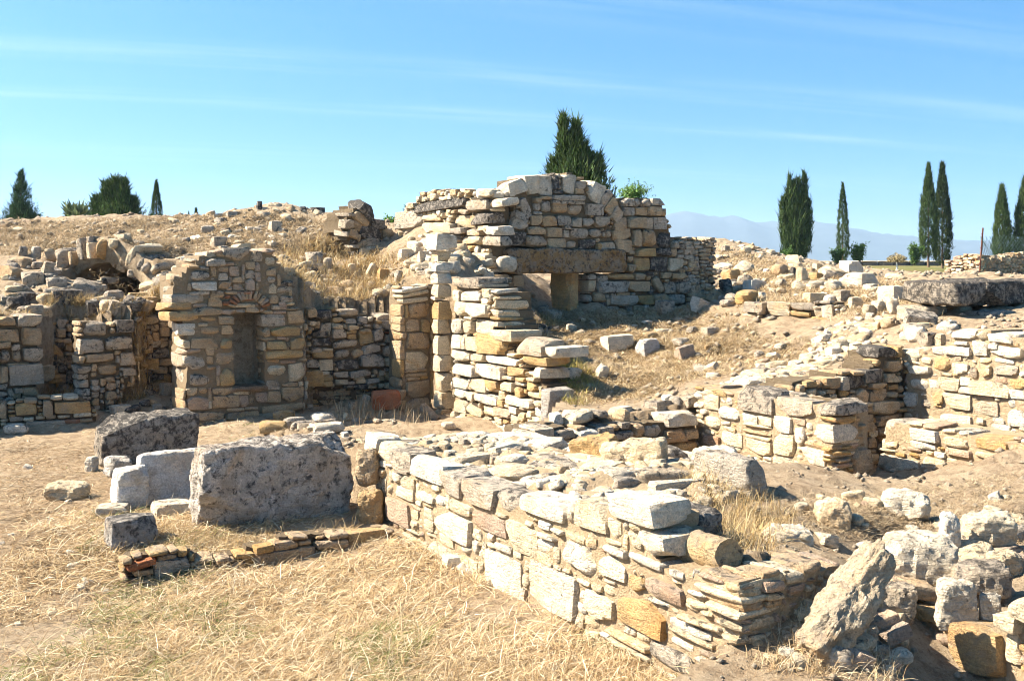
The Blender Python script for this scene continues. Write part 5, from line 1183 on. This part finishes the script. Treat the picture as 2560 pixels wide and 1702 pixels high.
slope_grass('straw', [(480, 1090), (960, 1075), (960, 1100), (480, 1300)], 3000, (.03, .09), (1.1, 1.55), 'trodden straw behind the great block', np.array([(.40, .29, .17), (.32, .22, .125), (.48, .37, .23)]), w=(.004, .007), tuft=5, spread=.12)
slope_grass('straw', [(1260, 840), (1420, 790), (1700, 770), (1830, 800), (1900, 850), (1700, 960), (1600, 1000), (1420, 1010), (1370, 960)], 42000, (.03, .11), (.6, 1.5), 'short dry straw on the open slope below the doorway', np.array([(.44, .32, .17), (.36, .26, .14), (.52, .41, .25), (.28, .19, .10), (.58, .47, .29)]), tuft=7, spread=.11)
slope_grass('straw', [(700, 640), (830, 600), (1000, 650), (1000, 780), (780, 780), (700, 720)], 6500, (.05, .22), (.1, 1.3), 'tall golden straw on the slope above the recessed wall', GOLD, tuft=22, spread=.07)
slope_grass('straw', [(0, 560), (420, 545), (620, 530), (850, 560), (860, 640), (640, 620), (420, 640), (0, 640)], 38000, (.04, .12), (.5, 1.5), 'thin grey-gold straw over the mounds at left', GREYS, tuft=8, spread=.10)
slope_grass('straw', [(330, 770), (450, 780), (460, 860), (370, 850)], 3000, (.10, .22), (.1, 1.0), 'golden straw tufts left of the niche pier', GOLD, tuft=14)
slope_grass('straw', [(150, 760), (330, 770), (200, 820), (110, 800)], 2000, (.10, .22), (.1, 1.1), 'dry weeds above the block pillar', GOLD, tuft=14)
slope_grass('straw', [(1790, 620), (2000, 660), (2330, 720), (2300, 800), (1850, 760)], 20000, (.04, .13), (.4, 1.5), 'dry straw between the stones of the rubble field', np.array([(.44, .32, .17), (.36, .26, .14), (.52, .41, .25), (.28, .19, .10), (.58, .47, .29)]), tuft=10, spread=.12)
slope_grass('straw', [(1560, 860), (1900, 850), (2080, 860), (1980, 920), (1750, 950)], 9000, (.03, .09), (.6, 1.5), 'short straw behind the passage walls', np.array([(.44, .32, .17), (.36, .26, .14), (.52, .41, .25), (.28, .19, .10), (.58, .47, .29)]), tuft=7, spread=.1)
slope_grass('straw', [(1700, 1190), (1830, 1200), (1990, 1300), (1940, 1400), (1830, 1380), (1760, 1280)], 2600, (.06, .16), (.1, 1.1), 'dry weeds among the blocks on the platform', GOLD, w=(.003, .006), tuft=20, spread=.05)
slope_grass('straw', [(1900, 1690), (2040, 1480), (2110, 1440), (2200, 1640), (2280, 1690)], 2200, (.04, .12), (.2, 1.3), 'sparse dry stalks in the earth by the leaning rock', STRAW, w=(.003, .005), tuft=6, spread=.05)
slope_grass('straw', [(1960, 1260), (2560, 1180), (2560, 1350), (2000, 1330)], 14000, (.03, .09), (.8, 1.55), 'thin straw over the bare earth at the right', GREYS, w=(.003, .005), tuft=5, spread=.08)
slope_grass('straw', [(270, 1400), (400, 1310), (520, 1340), (900, 1320), (960, 1345), (520, 1420), (380, 1440)], 2000, (.05, .15), (.2, 1.3), 'dry stalks gathered between the kerb and the great block', GOLD, w=(.003, .005), tuft=16, spread=.06)
slope_grass('straw', [(1240, 790), (1400, 800), (1340, 880), (1260, 870)], 2600, (.08, .2), (.1, 1.1), 'dry weeds in the hollow before the doorway', GOLD, tuft=16)
slope_grass('straw', [(1300, 880), (1400, 870), (1480, 960), (1440, 1020), (1370, 990)], 2600, (.06, .16), (.1, 1.1), 'yellow-green weeds beside the standing marble slab', np.array([(.42, .33, .10), (.5, .4, .15), (.28, .26, .07)]), tuft=16)
slope_grass('straw', [(0, 930), (250, 930), (420, 980), (250, 1020), (0, 1010)], 3600, (.06, .18), (.2, 1.2), 'dry weeds on the low wall at the left edge', GOLD, tuft=16)
slope_grass('straw', [(840, 1030), (1060, 1040), (1060, 1062), (850, 1062)], 220, (.08, .3), (.0, .5), 'thin pale stalks before the shaded corner', GREYS, tuft=5, curl=.2)

# ------------------------------------------------------------------ trees
def leaf_mesh(name, P, Dv, L, Wd, C):
    n = len(P); s = np.cross(Dv, nrng.normal(0, 1, (n, 3))); s /= np.linalg.norm(s, axis=1)[:, None] + 1e-9
    V = np.stack([P - s * Wd[:, None] * .5, P + s * Wd[:, None] * .5, P + Dv * L[:, None]], 1).reshape(-1, 3)
    return quick_mesh(name, V, np.arange(n * 3), 3, M_LEAF, False, np.repeat(np.concatenate([C, np.ones((n, 1))], 1), 3, 0))
def trunk(name, h, r, parent, mat=None, bend=.0):
    V = []; Fc = []; sg = 9; nl = 7
    for j in range(nl):
        t = j / (nl - 1)
        for i in range(sg):
            a = 6.283 * i / sg; k = r * (1 - .75 * t) * (1.3 if j == 0 else 1) * (1 + .15 * math.sin(a * 3 + j))
            V.append((k * math.cos(a) + bend * math.sin(t * 2.5), k * math.sin(a), h * t))
    for j in range(nl - 1):
        for i in range(sg): Fc.append([j * sg + i, j * sg + (i + 1) % sg, (j + 1) * sg + (i + 1) % sg, (j + 1) * sg + i])
    return obj(name, mesh_from(name, V, Fc, mat or M_BARK, True), parent)
def cypress(px, ytop, ybase, wpx, d, label, n=9000, tips=((0, 1, 1),), loose_=.12, clear=.04, spread=.0, name='cypress_tree', low=.25, col=(.060, .095, .030), group=None, conic=False):
    """tips: (x offset in half widths, relative height, relative width) of each spire in the crown"""
    s0 = d / F; H = (ybase - ytop) * s0; R = wpx * s0 / 2; zb = Zp(ybase, d)
    t = thing(name, label, 'tree', (X(px, d), d, zb), group); trunk('trunk', H * .7, max(.05, R * .12), t)
    Ps, Ds, Cs, Ls = [], [], [], []; tw = sum(q[1] * q[2] for q in tips)
    for (ox, rh, rw) in tips:
        m0 = max(60, int(2.2 * n * rh * rw / tw / 16)); u_ = nrng.random(m0) ** .85; a = nrng.random(m0) * 6.283; sd = rng.uniform(0, 99)
        prof = (1 - u_) ** .8 * (1 - .35 * u_) if conic else np.where(u_ < low, .62 + .38 * np.sin(np.clip(u_ / low, 0, 1) * 1.57), (1 - ((u_ - low) / (1 - low)) ** 1.5) ** .95)
        lump = 1 + loose_ * 4.4 * vnoise(a * 2.2 + sd, u_ * H * 1.8 / max(R, .1) + sd, 3) + loose_ * 3 * vnoise(a * 6 + sd, u_ * 22, 8)
        rr = R * rw * prof * lump * (.5 + .5 * nrng.random(m0) ** .4) + R * .03
        zz = clear * H + u_ * (H * rh - clear * H)
        cx = ox * R * np.minimum(1, .35 + u_)
        c0 = np.stack([cx + rr * np.cos(a), rr * np.sin(a), zz], 1); m = m0 * 16
        sp_ = R * (.11 + .06 * conic) * np.clip(prof + .25, .3, 1); off = nrng.normal(0, 1, (m0, 16, 3)) * sp_[:, None, None] * np.array((.7, .7, 1.5))
        Ps.append((c0[:, None] + off).reshape(-1, 3))
        out = .6 if conic else .3; aa = np.repeat(a, 16)
        dv = np.stack([np.cos(aa) * out, np.sin(aa) * out, np.ones(m)], 1) + nrng.normal(0, .22, (m, 3)); Ds.append(dv / np.linalg.norm(dv, axis=1)[:, None])
        Cs.append(np.array(col)[None] * np.repeat(nrng.uniform(.55, 1.5, m0), 16)[:, None] * nrng.uniform(.8, 1.2, (m, 1)) * (1 + nrng.normal(0, .06, (m, 3)))); Ls.append(nrng.uniform(.6, 1.3, m) * R * (.17 if conic else .24) * (2.0 * nrng.random(m) ** 5 + .8))
    P = np.concatenate(Ps); L = np.concatenate(Ls); C = np.clip(np.concatenate(Cs), .005, 1)
    obj('crown', leaf_mesh('crown', P, np.concatenate(Ds), L, np.full(len(P), R * .055) * nrng.uniform(.7, 1.4, len(P)), C), t)
    return t
cypress(1988, 432, 662, 72, 58, 'broad bushy cypress with several pointed tips beyond the rubble field', 14000, ((-.4, .96, .34), (-.1, .9, .4), (.25, .93, .34), (.62, 1.0, .26), (-.85, .72, .28), (.95, .70, .28), (0, .72, .85)), .18)
cypress(2107, 459, 664, 30, 60, 'slender single cypress between two low green shrubs', 7000, loose_=.08)
cypress(2321, 412, 668, 42, 62, 'tall sunlit cypress of the close-standing pair', 10000, loose_=.07, clear=.09)
cypress(2356, 411, 672, 44, 64, 'tall darker cypress of the close-standing pair', 10000, loose_=.07, col=(.038, .058, .02), clear=.05)
cypress(2505, 466, 668, 44, 60, 'cypress behind the rusty post and enclosure wall', 9000, loose_=.08)
cypress(2564, 446, 668, 56, 60, 'cypress cut off by the right edge of the picture', 9000, loose_=.08)
cypress(1434, 296, 560, 150, 32, 'spreading cypress with two tall spires behind the doorway wall', 16000, ((-.34, 1.0, .17), (.08, .93, .30), (.78, .62, .20), (-.62, .58, .24), (.05, .64, .92), (-.2, .78, .34), (.3, .72, .36)), .26, conic=True, clear=.30)
cypress(52, 432, 600, 78, 42, 'loose conical conifer at the left end of the mound', 4200, ((0, 1, .75), (-.1, .6, 1.0), (.2, .45, 1.1)), .34, conic=True, clear=.26, col=(.05, .09, .04))
cypress(285, 452, 590, 104, 44, 'dark dense clump of conifers behind the straw mound', 16000, ((-.34, .93, .34), (.02, 1, .36), (.45, .98, .38), (-.8, .66, .4), (.9, .64, .42), (0, .58, 1.05)), .24, conic=True, clear=.30)
cypress(391, 453, 590, 28, 46, 'narrow dark cypress right of the conifer clump', 6000, loose_=.07)
cypress(472, 528, 600, 14, 44, 'tiny dark shrub tip left of its twin on the left skyline', 2500, conic=True, name='skyline_shrub')
cypress(490, 521, 600, 26, 44, 'small dark pointed shrub on the left skyline', 3000, conic=True, name='skyline_shrub')
def shrub(px, ytop, ybase, wpx, d, label, n=1500, col=(.07, .13, .03), leaf=.09, stems=7, name='green_shrub', trunkmat=None, upright=.6):
    s0 = d / F; H = (ybase - ytop) * s0; R = wpx * s0 / 2; t = thing(name, label, 'shrub', (X(px, d), d, Zp(ybase, d)))
    V = []; Fc = []; heads = []
    for k in range(stems):
        a = 6.283 * k / stems + rng.uniform(-.4, .4); rr = R * rng.uniform(.2, .8); hh = H * rng.uniform(.6, .95); b = len(V); w = max(.006, H * .02)
        heads.append((rr * math.cos(a), rr * math.sin(a), hh))
        for (fx, fz) in ((.15, 0), (.6, .55), (1, 1)):
            for q in range(3): V.append((rr * math.cos(a) * fx + w * math.cos(q * 2.1), rr * math.sin(a) * fx + w * math.sin(q * 2.1), hh * fz))
        for j in range(2):
            for q in range(3): Fc.append([b + j * 3 + q, b + j * 3 + (q + 1) % 3, b + j * 3 + 3 + (q + 1) % 3, b + j * 3 + 3 + q])
    obj('stems', mesh_from('stems', V, Fc, trunkmat or M_BARK), t)
    hd = np.array(heads); i = nrng.integers(0, stems, n); f = nrng.uniform(.25, 1.05, n)
    P = hd[i] * f[:, None] + nrng.normal(0, R * .16, (n, 3)); P[:, 2] = np.abs(P[:, 2])
    D = nrng.normal(0, 1, (n, 3)); D[:, 2] += upright; D /= np.linalg.norm(D, axis=1)[:, None]
    C = np.array(col)[None] * nrng.uniform(.6, 1.6, (n, 1))
    obj('leaves', leaf_mesh('leaves', P, D, nrng.uniform(.6, 1.3, n) * leaf, np.full(n, leaf * .45), C), t)
    return t
shrub(2146, 612, 660, 52, 58, 'low green shrub right of the slender cypress', 1800, leaf=.13)
shrub(2094, 622, 662, 40, 58.5, 'low green shrub left of the slender cypress', 1500, leaf=.12)
shrub(2286, 612, 664, 44, 61, 'low green shrub left of the cypress pair', 1800, leaf=.13)
shrub(1968, 622, 650, 34, 57, 'low green shrub at the foot of the broad bushy cypress', 1200, leaf=.12)
shrub(1582, 468, 500, 100, 16.6, 'leafy green plant growing on the doorway wall top', 1500, (.13, .22, .06), .045, 16)
shrub(982, 545, 590, 60, 19, 'bright green shrub behind the dark arch stump', 1400, (.10, .19, .04), .06, 9)
shrub(1026, 516, 545, 40, 19, 'green shrub tip above the broken wall left of the long dark slab', 900, (.09, .15, .05), .05, 7)
shrub(192, 524, 570, 46, 40, 'pale spiky green plant on the left skyline', 500, (.14, .17, .08), .45, 7, upright=1.6)
# small tree with a whitewashed trunk on the lawn
pt = thing('young_tree', 'small bare-twigged tree with whitewashed trunk on the lawn', 'tree', (X(2242, 48), 48, Zp(678, 48)))
trunk('trunk', 24 * 48 / F, .05, pt, M_WHITE)
n_ = 700; a_ = nrng.random(n_) * 6.283; r_ = .42 * np.sqrt(nrng.random(n_)); P = np.stack([r_ * np.cos(a_), r_ * np.sin(a_), .42 + .36 * nrng.random(n_) * (1.2 - r_ / .6)], 1)
D = nrng.normal(0, 1, (n_, 3)); D /= np.linalg.norm(D, axis=1)[:, None]
obj('crown', leaf_mesh('crown', P, D, np.full(n_, .09), np.full(n_, .045), np.array((.30, .24, .12))[None] * nrng.uniform(.6, 1.3, (n_, 1))), pt)
for k in range(7):
    a = k * .9; V = []
    for (f, w) in ((0, .018), (1, .006)):
        for q in range(3): V.append((.34 * f * math.cos(a) + w * math.cos(q * 2.1), .34 * f * math.sin(a) + w * math.sin(q * 2.1), .40 + .3 * f))
    obj('branch', mesh_from('branch', V, [[0, 1, 4, 3], [1, 2, 5, 4], [2, 0, 3, 5]], M_BARK), pt)

# ------------------------------------------------------------------ rusty post with wire netting
ft = thing('wire_fence', 'leaning rusty post with wire netting before the enclosure wall', 'fence', at(2447, 702, 19.6))
def bar(a, b, w):
    a = Vector(a); b = Vector(b); q = (b - a).to_track_quat('Z', 'Y').to_matrix(); L = (b - a).length; V = []
    for z in (0, L):
        for (i, j) in ((-1, -1), (1, -1), (1, 1), (-1, 1)): V.append(tuple(a + q @ Vector((i * w / 2, j * w / 2, z))))
    return V, [[0, 3, 2, 1], [4, 5, 6, 7], [0, 1, 5, 4], [1, 2, 6, 5], [2, 3, 7, 6], [3, 0, 4, 7]]
V, Fc = bar((0, 0, -.05), (.075, 0, .96), .022)
for z in (.3, .6, .85):
    v2, f2 = bar((.075 * z - .016, 0, z), (.075 * z + .016, 0, z + .003), .02); b = len(V); V += v2; Fc += [[b + i for i in q] for q in f2]
obj('post', mesh_from('post', V, Fc, M_RUST), ft)
V, Fc = [], []
for k in range(-8, 26):
    for sgn in (1, -1):
        x0 = k * .06; pts2 = [(x0 + sgn * .0, .15), (x0 + sgn * .45, .80)]
        if sgn < 0: pts2 = [(x0 + .45, .15), (x0, .80)]
        if max(p[0] for p in pts2) < .05: continue
        q0 = (max(pts2[0][0], .04), .02 * math.sin(k), pts2[0][1]); q1 = (max(pts2[1][0], .04), .02 * math.cos(k), pts2[1][1])
        v2, f2 = bar(q0, q1, .004); b = len(V); V += v2; Fc += [[b + i for i in q] for q in f2]
obj('wire_netting', mesh_from('wire_netting', V, Fc, M_WIRE), ft)

# ------------------------------------------------------------------ parapet, mountains, haze
pw = thing('parapet', 'long low stone parapet at the far edge of the lawn', 'wall', (X(2150, 92), 92, 1.1))
def boxmesh(name, x0, x1, y0, y1, z0, z1, mat, parent):
    V = [(x, y, z) for z in (z0, z1) for (x, y) in ((x0, y0), (x1, y0), (x1, y1), (x0, y1))]
    return obj(name, mesh_from(name, V, [[0, 3, 2, 1], [4, 5, 6, 7], [0, 1, 5, 4], [1, 2, 6, 5], [2, 3, 7, 6], [3, 0, 4, 7]], mat), parent)
for k in range(22):
    x0 = -10 + k * 1.35
    o = put(LIB_BLOCK[k % 20], Vector((X(2150, 92) + x0, 92, 1.30)), (1.36, .5, .42), Matrix.Identity(3), tint('d'), pw, 'block')
    o = put(LIB_SLAB[k % 10], Vector((X(2150, 92) + x0, 92, 1.54)), (1.38, .6, .10), Matrix.Identity(3), tint('c'), pw, 'coping_stone')
def ridge(name, prof, d, zb, label, seed, deep=900):
    xs = np.linspace(prof[0][0], prof[-1][0], 240); ys = np.interp(xs, [p[0] for p in prof], [p[1] for p in prof])
    V = []; Fc = []; nr = 12
    for j in range(nr + 1):
        t = j / nr
        for i, px in enumerate(xs):
            top = Zp(ys[i], d) + 4 * fbm(np.array([px / 14.0]), np.array([0.0]), 1, seed, 3)[0]
            z = zb + (top - zb) * (math.sin(t * math.pi / 2) ** 1.2) + (12 * fbm(np.array([px / 20.0]), np.array([t * 4]), 1, seed + 9, 3)[0] if 0 < j < nr else 0)
            V.append((X(px, d), d - deep * (1 - t), z))
    m = len(xs)
    for i, px in enumerate(xs): V.append((X(px, d), d + deep * .6, zb))
    for j in range(nr + 1):
        for i in range(m - 1): a = j * m + i; Fc.append([a, a + 1, a + m + 1, a + m])
    o = obj(name, mesh_from(name, V, Fc, M_MOUNT, True), None, label, None, None, 'structure')
ridge('mountains', [(-400, 600), (300, 580), (900, 570), (1400, 552), (1600, 545), (1660, 540), (1700, 528), (1740, 534), (1790, 545), (1830, 542), (1870, 554), (1930, 556), (2000, 552), (2060, 558), (2110, 570), (2180, 585), (2300, 596), (2600, 610), (3000, 620)], 4200, -75, 'pale blue mountain ridge fading into haze on the horizon', 3)
def haze():
    V = [(x, y, z) for z in (-76, 185) for (x, y) in ((-6500, -300), (6500, -300), (6500, 8200), (-6500, 8200))]
    m = bpy.data.materials.new('haze_air'); m.use_nodes = True; t = m.node_tree; t.nodes.clear()
    o = N(t, 'ShaderNodeOutputMaterial'); pv = N(t, 'ShaderNodeVolumePrincipled', inp={'Density': .00023, 'Color': (.46, .62, .82, 1), 'Anisotropy': 0.2})
    t.links.new(pv.outputs[0], o.inputs['Volume'])
    obj('haze', mesh_from('haze', V, [[0, 3, 2, 1], [4, 5, 6, 7], [0, 1, 5, 4], [1, 2, 6, 5], [2, 3, 7, 6], [3, 0, 4, 7]], m), None, 'thin pale blue haze in the air over the plain', 'haze', None, 'stuff')
haze()
